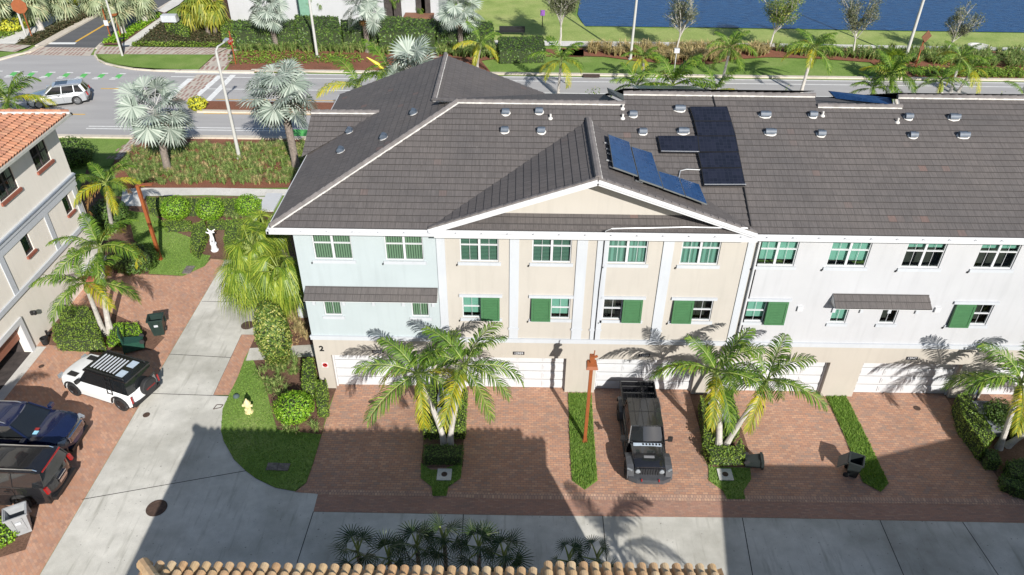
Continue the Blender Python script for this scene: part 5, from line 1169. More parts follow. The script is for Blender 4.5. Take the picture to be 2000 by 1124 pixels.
# round shrubs
gO = 'round lime bushes'
for i, (px, py, rx, rz, lab) in enumerate(((343,408,.95,.8,'left round lime bush of the row by the sidewalk'),(410,410,.9,.78,'middle round lime bush of the row by the sidewalk'),(485,402,.85,.72,'right round lime bush of the row by the sidewalk'))):
    q = G(px, py, .75); ball((q.x, q.y, .8), rx, rz, lab, 240+i, m_lime, group=gO)
q = G(574,795,.65); ball((q.x, q.y, .62), .92, .66, 'round bright lime bush at the corner lawn by the clipped boxes', 245, m_lime, group=gO, dens=420)
for k, (px, py, z, rx, rz) in enumerate(((540,660,1.5,.75,1.6),)):
    q = G(543,720); ball((q.x, q.y+.3, 1.9), .85, 1.9, 'tall columnar mixed leaf bush by the side lane', 250, m_mix, name='columnar_shrub', size=.12, dens=260)
q = G(1951,812,.8); ball((q.x,q.y,.8), .75, .8, 'round dark bush beside the air conditioner at the right', 251, m_darkleaf)
q = G(545,590,1.0); ball((q.x,q.y,.8), .7, .8, 'soft green bush between the weeping palms and the end wall', 252, m_hedge)
q = G(0,1042,.3); ball((q.x,q.y,.35), .7, .45, 'lime green bush at the lower left edge by the grey bin', 253, m_lime)
for i, (px, py, r, lab) in enumerate(((20,50,1.5,'yellow leaved shrub at the top left by the orange sign'),(132,8,1.2,'yellow leaved shrub at the top behind the side street palms'),(385,202,.8,'small yellow green shrub at the tip of the road median'))):
    q = G(px, py, .6); ball((q.x,q.y,.6), r, .6, lab, 260+i, m_ylf, dens=70, size=.25, group='yellow shrubs')
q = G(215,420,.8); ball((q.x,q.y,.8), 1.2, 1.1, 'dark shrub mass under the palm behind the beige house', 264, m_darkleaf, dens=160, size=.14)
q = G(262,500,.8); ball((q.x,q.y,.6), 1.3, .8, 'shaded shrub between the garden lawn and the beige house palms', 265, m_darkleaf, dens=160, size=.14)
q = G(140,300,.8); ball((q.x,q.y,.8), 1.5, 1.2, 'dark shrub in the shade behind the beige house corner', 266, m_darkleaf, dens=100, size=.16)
# ---------------------------------------------------------------- uncountable planting
tufts('ornamental_grass', 'green arching grass tufts in the mulch bed along the main road', 'ornamental grass', [(262,362),(235,330),(262,290),(600,290),(592,352),(560,362)], 820, .52, m_gr_g, 301, nb=46, w_=.012)
cover('ground_cover', 'low yellow green leafy plants between the tufts of the roadside bed', [(262,358),(240,330),(262,292),(600,290),(592,348)], 1500, .25, m_hedge, 352)
tufts('ornamental_grass', 'scattered tawny tufts among the green ones in the bed along the main road', 'ornamental grass', [(262,362),(235,330),(262,290),(600,290),(592,352),(560,362)], 150, .6, m_gr_b, 351, nb=40, w_=.011)
tufts('ornamental_grass', 'grass strip along the near kerb of the main road', 'ornamental grass', [(300,288),(600,280),(600,292),(290,296)], 120, .55, m_gr_g, 302)
tufts('ornamental_grass', 'tawny green grass band in front of the far path', 'ornamental grass', [(470,90),(960,94),(990,108),(1000,118),(700,106),(470,103)], 620, 1.1, m_gr_g, 303, nb=22, w_=.03, z=.07)
tufts('ornamental_grass', 'tawny dry grass clumps before the lakeside path', 'ornamental grass', [(1140,97),(1500,98),(1500,112),(1440,114),(1380,124),(1320,126),(1240,116),(1150,106)], 330, 1.3, m_gr_b, 304, nb=30, w_=.03, z=.07)
tufts('ornamental_grass', 'green brown grass clumps at the right beyond the road', 'ornamental grass', [(1500,98),(2000,106),(60,76.5,0),(2000,138),(1800,128),(1700,119),(1560,112)], 420, 1.2, m_gr_g, 305, nb=28, w_=.03, z=.07)
tufts('ornamental_grass', 'soft grass tufts around the corner of the pale blue house', 'ornamental grass', [(500,730),(540,800),(560,850),(620,852),(628,830),(590,835),(560,760),(590,720),(560,690),(520,720)], 50, .6, m_gr_g, 306)
tufts('ornamental_grass', 'tawny tufts beside the end wall', 'ornamental grass', [(560,600),(575,600),(602,665),(575,668)], 26, .7, m_gr_b, 307)
tufts('ornamental_grass', 'blue green grass tufts among the garden bushes', 'ornamental grass', [(440,412),(470,412),(515,425),(500,440),(440,430)], 40, .6, m_gr_g, 308)
cover('ground_cover', 'leafy ground cover near the left roof edge by the road', [(520,292),(602,288),(580,345),(560,330)], 1500, .3, m_hedge, 310)
cover('ground_cover', 'low green plants at the kerb of the far mulch bed', [(445,108),(470,100),(700,108),(720,124),(450,128)], 900, .3, m_hedge, 311, size=.2)
cover('ground_cover', 'dark shrubby cover on the triangle before the far palms', [(262,93),(322,42),(360,40),(440,66),(440,94)], 2600, .4, LEAF('brown_green_leaf', [(0,(.04,.05,.02)),(.6,(.09,.09,.04)),(1,(.15,.10,.06))]), 312, size=.22, z=.14)
cover('ground_cover', 'bright clipped edge cover beside the brick sidewalk', [(258,94),(440,96),(440,90),(262,88)], 700, .4, m_hedge, 313, size=.2, z=.14)
cover('ground_cover', 'low cover along the left side of the side street', [(34,88),(64,90),(205,22),(195,14),(100,60)], 1700, .4, LEAF('brown_green_leaf', []), 314, size=.22, z=.14)
cover('ground_cover', 'bright low cover between side street and slanting path', [(200,88),(235,88),(318,32),(300,30),(250,58),(215,76)], 1400, .35, m_lime, 315, size=.2, z=.14)
cover('ground_cover', 'green cover in the top left lawn corner', [(0,82),(40,66),(100,40),(60,40),(0,55)], 900, .4, m_hedge, 316, size=.22, z=.1)
cover('ground_cover', 'dark green cover along the kerb at the far right', [(1770,135),(2000,140),(2000,156),(1780,150)], 1600, .5, m_hedge, 317, size=.2, z=.07)
cover('ground_cover', 'sparse seedlings in the mulch around the garden', [(300,440),(372,455),(372,440),(320,436)], 300, .2, m_hedge, 318)
cover('fallen_leaves', 'dry fallen leaves along the end wall', [(520,690),(500,640),(545,560),(556,480),(575,600),(600,660),(560,690)], 900, .05, LEAF('dry_leaf', [(0,(.28,.15,.07)),(1,(.5,.36,.2))]), 319, size=.09, cat='leaf litter')
lawnfuzz('grass_blades', 'short grass blades of the corner lawn and its shaded half', lawnL, 330, 320)
lawnfuzz('grass_blades', 'short grass blades of the strip left of the pickup', strip1, 900, 321, .1)
lawnfuzz('grass_blades', 'short grass blades of the strip beside the open bin', strip2, 900, 322, .1)
lawnfuzz('grass_blades', 'short grass blades around the left utility slab', isl, 500, 323); lawnfuzz('grass_blades', 'short grass blades around the right utility slab', isl2, 500, 324)
lawnfuzz('grass_blades', 'grass blades of the small garden lawn by the statue', gardenL, 260, 325)
# ================================================================ vehicles. local axes: +x forward, y left, origin on the ground at the middle
def shell(mb, top, x0, x1, zb, wheels, W_, r, plan=.10, crown=.05, tum=.10, zbelt=.8, rarch=None, m=0):
    # top: (x,z) from rear to front. bottom runs back with wheel arch cut-outs
    rarch = rarch or r*1.17; bot = []
    for wx in sorted(wheels, reverse=True):
        a0 = math.acos(max(-1, min(1, (zb-r)/rarch)))
        for k in range(9):
            a = a0 - 2*a0*k/8; bot.append((wx+rarch*sin(a), r+rarch*cos(a)))
    prof = [q for q in top] + [(x1, zb+.05)] + bot + [(x0, zb+.05)]
    n = len(prof); ts = [-1,-.985,-.93,-.8,-.5,-.2,.2,.5,.8,.93,.985,1]; nt_ = len(top); xc = (x0+x1)/2; hl = (x1-x0)/2; vs = []
    for t in ts:
        at_ = abs(t); ins = 0.0 if at_ < .98 else (.04 if at_ > .99 else .0)
        for i, (x, z) in enumerate(prof):
            e = (x-xc)/hl; xx = x - (plan*hl*(at_**3)*(max(0, abs(e)-.55)/.45)**1.5)*(1 if e > 0 else -1)
            zz = z - (crown*at_**5 if i < nt_ else 0) - (.03 if at_ == 1 and i < nt_ else 0)
            wloc = W_/2*(1 - tum*max(0, z-zbelt)) * (1-.05*max(0, abs(e)-.6)/.4)
            vs.append((xx, t*wloc, zz))
    fs = []
    for j in range(len(ts)-1):
        for i in range(n):
            i2 = (i+1) % n; fs.append((j*n+i, (j+1)*n+i, (j+1)*n+i2, j*n+i2))
    fs.append(tuple(range(n))); fs.append(tuple((len(ts)-1)*n+i for i in range(n-1, -1, -1)))
    mb.mesh(vs, fs, m)
def cabin(mb, xb0, xb1, xt0, xt1, zb, zt, wb, wt, m=0):
    # glass house frustum with gently bowed ends
    ys = [-1,-.6,0,.6,1]; vs = []
    for x0_, x1_, z, wd in ((xb0,xb1,zb,wb),(xt0,xt1,zt,wt)):
        for y in ys: vs.append((x0_ + .08*abs(y)**2, y*wd/2, z))
        for y in ys[::-1]: vs.append((x1_ - .10*abs(y)**2, y*wd/2, z))
    n = 10; fs = [(i, (i+1) % n, n+(i+1) % n, n+i) for i in range(n)] + [tuple(range(n, 2*n)), tuple(range(n-1,-1,-1))]
    mb.mesh(vs, fs, m)
def wheel(parent, x, y, r, w_=.26, rim=None, spokes=5):
    sg = 1 if y > 0 else -1; M = Matrix.Translation((x, y, r)) @ Matrix.Rotation(-sg*pi/2, 4, 'X')
    mb = MB(); mb.lathe([(r*.66,-w_/2),(r*.94,-w_/2),(r,-w_*.36),(r,w_*.36),(r*.94,w_/2),(r*.68,w_/2),(r*.66,w_*.3),(.02,w_*.25)], 28, M=M); t = mb.build('wheel', m_rubber, parent, smooth=True)
    mb = MB(); mb.lathe([(r*.67,w_*.42),(r*.63,w_*.46),(r*.58,w_*.36)], 28, M=M)
    for k in range(spokes):
        a = 2*pi*k/spokes
        for da in (-.12, .12):
            p = M @ V((cos(a+da)*.06, sin(a+da)*.06, w_*.40)); q = M @ V((cos(a+da*.7)*r*.62, sin(a+da*.7)*r*.62, w_*.43)); mb.bar(p, q, r*.09, r*.06)
    mb.lathe([(.075,w_*.34),(.07,w_*.45),(.01,w_*.46)], 12, M=M); mb.build('rim', rim or m_rim, t); return t
def place(t, p, rz): t.location = (p[0], p[1], p[2] if len(p) > 2 else 0); t.rotation_euler = (0, 0, rz)
def suv(name, label, paint, dims, glassm=None, roofm=None, rails=True, rim=None, rear='soft', group=None, sunroof=False, roofz=None, plan=.12, chrome=False):
    Lc, Wc, H, wb, r, hood, belt = dims
    t = thing(name, label, 'car', (0,0,0)); x0, x1 = -Lc/2, Lc/2; wf = x1-.95; wr = wf-wb
    zb = .28; wsb = x1-1.25-.28; 
    body = MB(); top = [(x0,.62),(x0+.02,belt-.12),(x0+.10,belt),(wr,belt+.02),(0,belt),(wsb,belt-.01),(wsb+.25,hood+.03),(x1-.55,hood-.04),(x1-.16,hood-.14),(x1-.02,hood-.34),(x1,.55)]
    shell(body, top, x0+.04, x1-.03, zb, (wf, wr), Wc, r, plan=plan, zbelt=.7); bo = body.build('body', paint, t, smooth=True, sharp=30, tri=True)
    u = MB(); u.box((x0+.2,-Wc/2+.14,.22),(x1-.2,Wc/2-.14,.6)); u.box((wr+r+.1,-Wc/2+.015,.2),(wf-r-.1,Wc/2-.015,.33)); u.build('underbody', m_black, t)
    cb = MB(); xt0 = x0+.42 if rear == 'soft' else x0+.2; cabin(cb, x0+.07, wsb+.05, xt0, wsb-.72, belt-.03, H-.07, Wc*.90, Wc*.70); cb.build('windows', glassm or m_carglass, t, smooth=True, sharp=25)
    rp = roofm or paint; rf_ = MB(); wt = Wc*.70
    pl = []; 
    for k in range(9):
        e = -1+k/4
        pl.append((xt0-.06+.07*e*e, e*(wt/2+.02)))
    for k in range(9):
        e = 1-k/4
        pl.append((wsb-.70-.09*e*e, e*(wt/2+.02)))
    n = len(pl); lev = []
    for (z, k) in ((H-.09, 1.0),(H-.035,.99),(H,.86)): lev += [((x-(xt0+wsb-.7)/2)*k+(xt0+wsb-.7)/2, y*k, z) for x, y in pl]
    rf_.mesh(lev, [(j*n+i, j*n+(i+1)%n, (j+1)*n+(i+1)%n, (j+1)*n+i) for j in range(2) for i in range(n)] + [tuple(2*n+i for i in range(n)), tuple(range(n-1,-1,-1))]); ro = rf_.build('roof', rp, t, smooth=True, sharp=30, tri=True)
    yb, yt = Wc*.45-.01, Wc*.35
    for s in (-1, 1):
        for (xb, xt, w1) in ((wsb+.0, wsb-.75, .07),(wsb-1.35, wsb-1.45, .06),(wsb-2.35,wsb-2.38,.07),(x0+.24,xt0+.12,.22)):
            pm_ = MB(); pm_.bar((xb, s*(yb+.012), belt-.03), (xt, s*(yt+.015), H-.08), w1, .035, up=V((0,s,.25))); pm_.build('pillar', paint, t)
    for s in (-1, 1):
        k = MB(); k.bar((x1-.42,s*(Wc/2-.22),hood-.24),(x1-.14,s*(Wc/2-.30),hood-.30),.30,.14); k.build('headlight', m_lamp, t)
        k = MB(); k.bar((x0+.06,s*(Wc/2-.12),belt-.36),(x0+.13,s*(Wc/2-.13),belt-.06),.11,.13,up=V((0,1,0))); k.build('tail_light', m_red, t)
        k = MB(); k.box((wsb-.2,s*(Wc/2-.03),belt+.0),(wsb-.02,s*(Wc/2+.22),belt+.16)); k.build('mirror', paint, t)
        k = MB(); 
        for xx in (wsb-.35, wsb-1.4, wsb-2.4): k.box((xx-.006,s*(Wc/2-.02),.42),(xx+.006,s*(Wc/2+.004),belt-.08))
        for xx in (wsb-1.2, wsb-2.25): k.box((xx,s*(Wc/2-.01),belt-.2),(xx+.2,s*(Wc/2+.03),belt-.16))
        k.build('door_lines', m_black if not chrome else m_chrome, bo)
        if chrome:
            k = MB(); k.bar((x0+.5,s*(Wc*.45+.01),belt+.01),(wsb-.1,s*(Wc*.45+.01),belt+.01),.02,.03); k.build('window_trim', m_chrome, t)
    k = MB(); 
    for i in range(6): k.box((x1-.10,-Wc*.27,hood-.46+.05*i),(x1+.0,Wc*.27,hood-.44+.05*i))
    k.box((x1-.14,-Wc*.29,hood-.5),(x1-.06,Wc*.29,hood-.13)); k.build('grille', m_chrome if chrome else m_black, t)
    k = MB(); k.box((x1-.2,-Wc*.36,.36),(x1-.0,Wc*.36,.5)); k.build('bumper', m_black, t)
    k = MB(); k.box((x0-.04,-Wc*.38,.34),(x0+.15,Wc*.38,.52)); k.build('bumper', m_black, t)
    if rails:
        for s in (-1, 1): k = MB(); k.tube([(xt0+.15,s*(wt/2-.08),H-.02),(xt0+.3,s*(wt/2-.08),H+.045),(wsb-1.1,s*(wt/2-.08),H+.045),(wsb-.95,s*(wt/2-.08),H-.02)],.022,6); k.build('roof_rail', m_chrome if chrome or rails == 'chrome' else m_black, t)
    if sunroof: k = MB(); k.box((wsb-1.9,-wt*.38,H-.01),(wsb-.95,wt*.38,H+.006)); k.build('sunroof', m_carglass, t)
    for x in (wf, wr):
        for s in (-1, 1): wheel(t, x, s*(Wc/2-.13), r, rim=rim)
    return t, (wf, wr, wsb, xt0, wt)
def hdg(a, b): d = b-a; return math.atan2(d.y, d.x)
m_psil = MAT('silver_car_paint', (.50,.52,.54), .28, metal=.55, var=.03, coat=.8)
m_pwht = MAT('white_car_paint', (.74,.75,.75), .25, var=.02, coat=.8)
m_pnav = MAT('navy_car_paint', (.008,.014,.05), .18, var=.1, coat=1)
m_pblk = MAT('black_car_paint', (.012,.012,.014), .2, var=.1, coat=1)
# silver SUV on the road: front wheel and rear wheel contact points seen in the photo
a = G(153,205); b = G(82,213); h = hdg(a, b); t, _ = suv('parked_car', 'silver SUV driving left on the grey main road', m_psil, (4.95,1.96,1.74,2.98,.38,1.05,1.12), rails='chrome', sunroof=True)
t.name = 'silver_suv'; OFF['silver_suv'] = V(); mid = (a+b)/2; nrm = V((-sin(h), cos(h), 0)); place(t, mid - nrm*.93, h) if (mid-nrm).y > mid.y else place(t, mid + nrm*.93*(1 if nrm.y > 0 else -1), h)
# navy SUV nose to the right
t, _ = suv('navy_suv', 'dark navy SUV with chrome grille facing right in the side court', m_pnav, (5.35,2.03,1.92,3.05,.41,1.22,1.24), chrome=True, rails='chrome', plan=.14)
p = G(104,897); place(t, (p.x-1.72, p.y+.90, 0), rad(-1))
q = thing('parking_tag', 'red and blue papers on the dashboard of the navy SUV', 'paper', (0,0,0)); 
k = MB(); k.box((1.12,-.62,1.26),(1.32,-.42,1.275)); k.build('blue_paper', MAT('light_blue_paper', (.3,.6,.75), .8), q); k = MB(); k.box((1.10,-.40,1.28),(1.28,-.26,1.295)); k.build('red_paper', m_red, q); place(q, (p.x-1.72, p.y+.90, 0), rad(-1))
# black SUV showing its rear
t, (wf, wr, wsb, xt0, wt) = suv('black_suv', 'black long SUV parked beside the navy SUV with its red rear lights to the right', m_pblk, (5.35,2.05,1.92,3.1,.41,1.18,1.26), rear='hard', rails='chrome', chrome=False)
k = MB(); k.box((xt0-.10,-wt/2+.05,1.87),(xt0-.04,wt/2-.05,1.9)); k.build('red_stop_strip', m_red, t)
k = MB(); 
for x in (-.1, .95): k.box((x,-wt/2+.1,1.95),(x+.06,wt/2-.1,1.98))
k.build('roof_cross_bars', m_black, t)
k = MB(); k.box((-2.72,-.26,.78),(-2.69,.26,.92)); k.box((-2.72,-.28,1.0),(-2.66,.28,1.05)); k.build('number_plate_trim', m_chrome, t)
p = G(112,992); place(t, (p.x-2.62, p.y+.95, 0), rad(179))
# white off-roader with black roof, ladder and spare wheel
def offroader():
    t = thing('white_offroader', 'white off road SUV with black striped roof, side ladder and spare wheel', 'car'); P = m_pwht; Lc, Wc, H = 4.75, 2.0, 1.97
    x0, x1 = -Lc/2, Lc/2; wf, wr, r = x1-.88, x1-.88-3.02, .41
    mb = MB(); top = [(x0,.60),(x0+.02,1.16),(x0+.06,1.22),(-.3,1.22),(.80,1.20),(1.05,1.19),(1.2,1.21),(x1-.25,1.17),(x1-.08,1.08),(x1,.82),(x1,.6)]
    shell(mb, top, x0+.03, x1-.03, .36, (wf, wr), Wc, r, plan=.10, crown=.03, tum=.05, zbelt=.7, rarch=.5); mb.build('body', P, t, smooth=True, sharp=30, tri=True)
    mb = MB(); mb.box((x0+.2,-.85,.3),(x1-.2,.85,.7)); mb.box((wr+.6,-.98,.3),(wf-.6,.98,.40)); mb.box((x0-.03,-.85,.42),(x0+.2,.85,.62)); mb.box((x1-.2,-.8,.42),(x1+.03,.8,.6))
    for wx in (wf, wr):
        for s in (-1, 1):
            pts = [V((wx+.52*cos(a), s*.985, r+.52*sin(a))) for a in [pi*k/10 for k in range(11)]]; mb.tube(pts, .045, 6)
    mb.build('cladding', m_black, t)
    mb = MB(); cabin(mb, x0+.05, .98, x0+.16, .42, 1.19, H-.06, Wc*.93, Wc*.80); mb.build('windows', m_carglass, t, smooth=True, sharp=25)
    mb = MB(); mb.box((x0+.12,-.82,H-.08),(.44,.82,H)); ro = mb.build('roof', MAT('gloss_black_roof', (.012,.012,.013), .25, coat=.6), t)
    bars = MB()
    for k in range(8): bars.box((.16-.20*k,-.52,H+.002),(.16-.20*k+.055,.52,H+.03))
    bars.build('roof_bars', MAT('pale_roof_bar', (.55,.58,.62), .4), t)
    mb = MB()
    for s in (-1, 1): mb.box((-1.82,s*.60,H+.002),(-1.42,s*.14,H+.022))
    mb.build('roof_panel', MAT('pale_blue_roof_panel', (.42,.50,.58), .4), t)
    mb = MB()
    for s in (-1, 1): mb.tube([(x0+.3,s*.72,H),(x0+.35,s*.72,H+.08),(.3,s*.72,H+.08),(.38,s*.72,H)], .03, 6)
    mb.build('roof_rack', m_black, t)
    for s in (-1, 1): mb = MB(); mb.box((1.25,s*.50,1.185),(1.8,s*.78,1.225)); mb.build('bonnet_inset', m_black, t)
    for s in (-1, 1):
        k = MB(); k.box((.72,s*.98,1.2),(.86,s*1.2,1.38)); k.build('mirror', m_black, t)
        k = MB(); k.box((x1-.1,s*.62,.86),(x1+.0,s*.9,1.06)); k.build('headlight', m_lamp, t)
        k = MB(); k.box((x0-.01,s*.86,.72),(x0+.05,s*.93,1.12)); k.build('tail_light', m_red, t)
    # ladder on the left side
    k = MB()
    for x in (-1.28, -.98): k.bar((x,1.0,1.0),(x,.90,H+.0),.04,.03)
    for i in range(4): z = 1.05+.24*i; k.bar((-1.28,1.0-.03*i,z),(-.98,1.0-.03*i,z),.03)
    k.build('ladder', m_rimd, t)
    M = Matrix.Translation((x0-.13,-.12,1.08)) @ Matrix.Rotation(-pi/2, 4, 'Y')
    k = MB(); k.lathe([(.3,-.12),(.43,-.12),(.46,-.06),(.46,.08),(.42,.13),(.02,.14)], 28, M=M); sp = k.build('spare_wheel', m_rubber, t, smooth=True)
    k = MB(); k.lathe([(.40,.135),(.395,.15),(.01,.155)], 28, M=M); k.build('cover', MAT('black_wheel_cover', (.02,.02,.022), .35), sp)
    text('OPEN ROADS' if False else 'DEFENDER', .12, V((x0-.292,-.12,1.08)), Matrix.Rotation(-pi/2, 4, 'Z') @ RX, m_red, sp, 'lettering', .002, .002)
    for x in (wf, wr):
        for s in (-1, 1): wheel(t, x, s*.86, r, rim=m_rimd)
    return t
t = offroader(); a = G(240,800); b = G(150,771); h = hdg(a, b); mid = (a+b)/2; place(t, (mid.x+.34, mid.y+.76, 0), h); t.scale = (.94,.94,.96)
# black pickup, nose to the camera
def pickup():
    t = thing('black_pickup', 'black off road pickup truck parked nose out on the driveway', 'pickup truck'); P = m_pblk; Lc = 5.5; x0, x1 = -Lc/2, Lc/2; r = .43; wf, wr = x1-.78, x1-.78-3.45; H = 1.86
    mb = MB(); top = [(1.18,1.22),(1.30,1.235),(1.9,1.20),(2.3,1.14),(2.42,1.08),(2.46,.62)]
    vs = []; fs = []; pr = [(.55,.62),(.55,1.22)]+top
    for y, k in ((-.72,0),(-.66,.03),(-.3,.05),(.3,.05),(.66,.03),(.72,0)):
        for x, z in pr: tp = 1-.13*max(0,(x-1.1)/1.4); vs.append((x, y*tp, z+k*(1 if z > 1 else 0)))
    n = len(pr)
    for j in range(5):
        for i in range(n-1): fs.append((j*n+i, j*n+i+1, (j+1)*n+i+1, (j+1)*n+i))
    fs += [tuple(range(n)), tuple(5*n+i for i in range(n-1,-1,-1))]; mb.mesh(vs, fs); hood_ = mb.build('bonnet', P, t, smooth=True, sharp=30, tri=True)
    k = MB(); k.box((1.9,-.22,1.24),(2.02,.22,1.256)); k.build('bonnet_vent', MAT('grey_vent', (.2,.2,.21), .5), hood_)
    k = MB(); k.box((1.22,-.60,1.27),(1.38,.60,1.29)); k.build('bonnet_decal', MAT('silver_decal', (.45,.52,.6), .4), hood_)
    k = MB()
    for i in range(6): k.box((1.24+.0*i,-.22+.14*i,1.291),(1.35,-.14+.14*i,1.295))
    k.build('decal_lettering', m_black, hood_)
    mb = MB(); mb.box((-.95,-.80,.55),(1.15,.80,1.22)); mb.box((-.95,-.82,.55),(1.15,.82,1.0)); mb.build('cab', P, t)
    mb = MB(); cabin(mb, -.93, 1.16, -.88, .72, 1.2, H-.06, 1.56, 1.36); mb.build('windows', m_carglass, t, smooth=True, sharp=25)
    mb = MB(); mb.box((-.95,-.70,H-.07),(.74,.70,H)); ro = mb.build('roof', MAT('gloss_black_roof', (), .2), t)
    k = MB()
    for y in (-.45,-.15,.15,.45): k.box((-.9,y-.012,H+.001),(.68,y+.012,H+.012))
    k.box((-.12,-.68,H+.001),(-.09,.68,H+.014)); k.build('roof_ribs', m_black, ro)
    for s in (-1, 1):
        for (xb, xt) in ((1.14,.72),(.12,.1),(-.9,-.86)): mb = MB(); mb.bar((xb,s*.775,1.2),(xt,s*.68,H-.05),.07,.04,up=V((0,s,.2))); mb.build('pillar', P, t)
    # open bed
    mb = MB(); bx0, bx1 = x0+.05, -1.0
    mb.box((bx0,-.80,.60),(bx1,.80,.72)); mb.box((bx0,-.82,.72),(bx1,-.74,1.27)); mb.box((bx0,.74,.72),(bx1,.82,1.27)); mb.box((bx0,-.74,.72),(bx0+.07,.74,1.25)); mb.box((bx1-.07,-.74,.72),(bx1,.74,1.3))
    be = mb.build('bed', P, t); k = MB()
    for i in range(8): k.box((bx0+.1,-.66+.18*i,.721),(bx1-.1,-.6+.18*i,.74))
    for xx in (bx0+.3, bx0+.75, bx0+1.2):
        k.bar((xx,-.72,1.22),(xx,.72,1.22),.04,.03)
    k.build('bed_ribs', MAT('dull_bed_liner', (.05,.05,.05), .5), be)
    k = MB()
    for s in (-1, 1): k.tube([(bx0+.05,s*.78,1.28),(bx1,s*.78,1.30)], .035, 6)
    k.tube([(bx0+.03,-.78,1.28),(bx0+.03,.78,1.28)], .035, 6); k.build('bed_rail', m_black, be)
    gm_ = MAT('grey_black_plastic', (.06,.062,.068), .45, var=.15)
    for s in (-1, 1):
        for wx, f in ((wf, 1), (wr, 0)):
            mb = MB(); pts = [(wx-.62,.62),(wx-.50,.98),(wx-.2,1.08),(wx+.25,1.08),(wx+.52,.98),(wx+.64,.70)]
            for (xa_, za_), (xb_, zb_) in zip(pts[:-1], pts[1:]): mb.mesh([(xa_,s*.66,za_),(xb_,s*.66,zb_),(xb_,s*.95,zb_-.04),(xa_,s*.95,za_-.04),(xa_,s*.66,za_-.07),(xb_,s*.66,zb_-.07),(xb_,s*.95,zb_-.11),(xa_,s*.95,za_-.11)], [(0,1,2,3),(7,6,5,4),(0,4,5,1),(1,5,6,2),(2,6,7,3),(3,7,4,0)])
            mb.build('fender_flare', gm_, t)
    mb = MB(); pts = [(-.92,.0),(-.88,.22),(-.55,.38),(.55,.38),(.88,.22),(.92,.0)]
    vs = [(2.42+x_, y_, z_) for z_ in (.52,.74) for y_, x_ in pts] + [(2.36, y_, z_) for z_ in (.52,.74) for y_, x_ in pts]
    m6 = 6; fs = [(i,i+1,m6+i+1,m6+i) for i in range(5)] + [(m6+i,m6+i+1,18+i+1,18+i) for i in range(5)] + [(i,12+i,12+i+1,i+1) for i in range(5)] + [(0,6,18,12),(5,17,23,11)]
    mb.mesh(vs, fs); bu = mb.build('front_bumper', gm_, t)
    k = MB()
    for s in (-1, 1): k.tube([(2.80,s*.36,.66),(2.86,s*.36,.76),(2.80,s*.36,.80),(2.76,s*.36,.74)], .025, 6)
    k.build('tow_hook', m_red, bu)
    k = MB(); k.box((2.44,-.62,.66),(2.47,.62,1.06))
    for i in range(8): k.box((2.471,-.40+.107*i,.72),(2.51,-.37+.107*i,1.04))
    k.build('grille', P, t); k = MB()
    for i in range(7): k.box((2.472,-.358+.107*i,.70),(2.50,-.305+.107*i,.735))
    k.build('grille_trim', m_chrome, t)
    for s in (-1, 1):
        k = MB(); k.lathe([(.0001,0),(.105,0),(.105,.05),(.07,.07),(.0001,.075)], 18, M=Matrix.Translation((2.47,s*.50,.93)) @ Matrix.Rotation(pi/2,4,'Y')); k.build('headlight', m_lamp, t, smooth=True)
        k = MB(); k.bar((2.50,s*.74,.99),(2.38,s*.93,.97),.07,.05); k.build('turn_signal', m_lamp, t)
        k = MB(); k.bar((.98,s*.78,1.2),(.98,s*1.02,1.27),.04); k.box((.92,s*.93,1.18),(1.02,s*1.12,1.42)); k.build('mirror', m_black, t)
        k = MB(); k.bar((.95,s*.6-.2,1.235),(1.18,s*.6-.5,1.26),.02); k.build('wiper', m_black, t)
        k = MB(); k.box((x0-.01,s*.66,.82),(x0+.04,s*.80,1.1)); k.build('tail_light', m_red, t)
        for wx in (wf, wr): wheel(t, wx, s*.80, r, .28, rim=m_rimd)
        k = MB(); k.bar((-.9,s*.88,.5),(1.2,s*.88,.5),.09,.06); k.build('side_step', m_black, t)
    k = MB(); k.box((x0+.1,-.6,.4),(2.4,.6,.62)); k.build('underbody', m_black, t)
    return t
t = pickup(); a = G(1226,944); b = G(1304,941); mid = (a+b)/2; place(t, (mid.x-.02, mid.y+2.27, 0), rad(-90.5))
# ================================================================ street lights, signs, bins, machines
def tall_pole(base, top, label, r0=.14, r1=.09, group='pale street light poles'):
    base, top = V(base), V(top); t = thing('street_light_pole', label, 'light pole', base, group); mb = MB(); mb.tube([base, base.lerp(top,.5), top], [r0, (r0+r1)/2, r1], 12); mb.lathe([(r0*1.7,0),(r0*1.6,.12),(r0*1.1,.14)], 12, M=Matrix.Translation(base)); mb.build('pole', m_pole, t, smooth=True); return t
b = G(468,310); tp = V((b.x, b.y, 8.2)); t = tall_pole(b, tp, 'bent pale street light pole between the two large silver palms'); k = MB(); e = tp+V((.25,1.1,.25)); k.tube([tp, tp+V((.05,.35,.2)), e], [.07,.06,.05], 8); k.build('arm', m_pole, t)
k = MB(); k.mesh([(x_*.16, y_, z_) for y_, x_, z_ in ((0,.5,0),(0,-.5,0),(.75,-1.1,0),(.75,1.1,0),(0,.4,.1),(0,-.4,.1),(.7,-.7,.12),(.7,.7,.12))], [(0,1,2,3),(4,7,6,5),(0,4,5,1),(1,5,6,2),(2,6,7,3),(3,7,4,0)], M=Matrix.Translation(e)); k.build('lamp_head', m_alum, t)
b = G(620,113); tall_pole(b, (b.x, b.y, 13), 'tall white pole before the far hedge left of the middle silver palm')
b = G(1231,117); tall_pole(b, (b.x+.1, b.y, 14), 'tall white pole between the lake corner tree and the upright tree')
b = G(1768,115); tall_pole(b, (b.x, b.y, 14), 'tall white pole at the right beside the brown backed sign', .16)
b = G(240,112); tall_pole(b, (b.x, b.y, 11), 'slim grey pole on the oval lawn at the side street corner', .11, .07)
b = G(54,79); tall_pole(b, (b.x, b.y, 9), 'slim grey pole beside the orange sign at the top left', .11, .07)
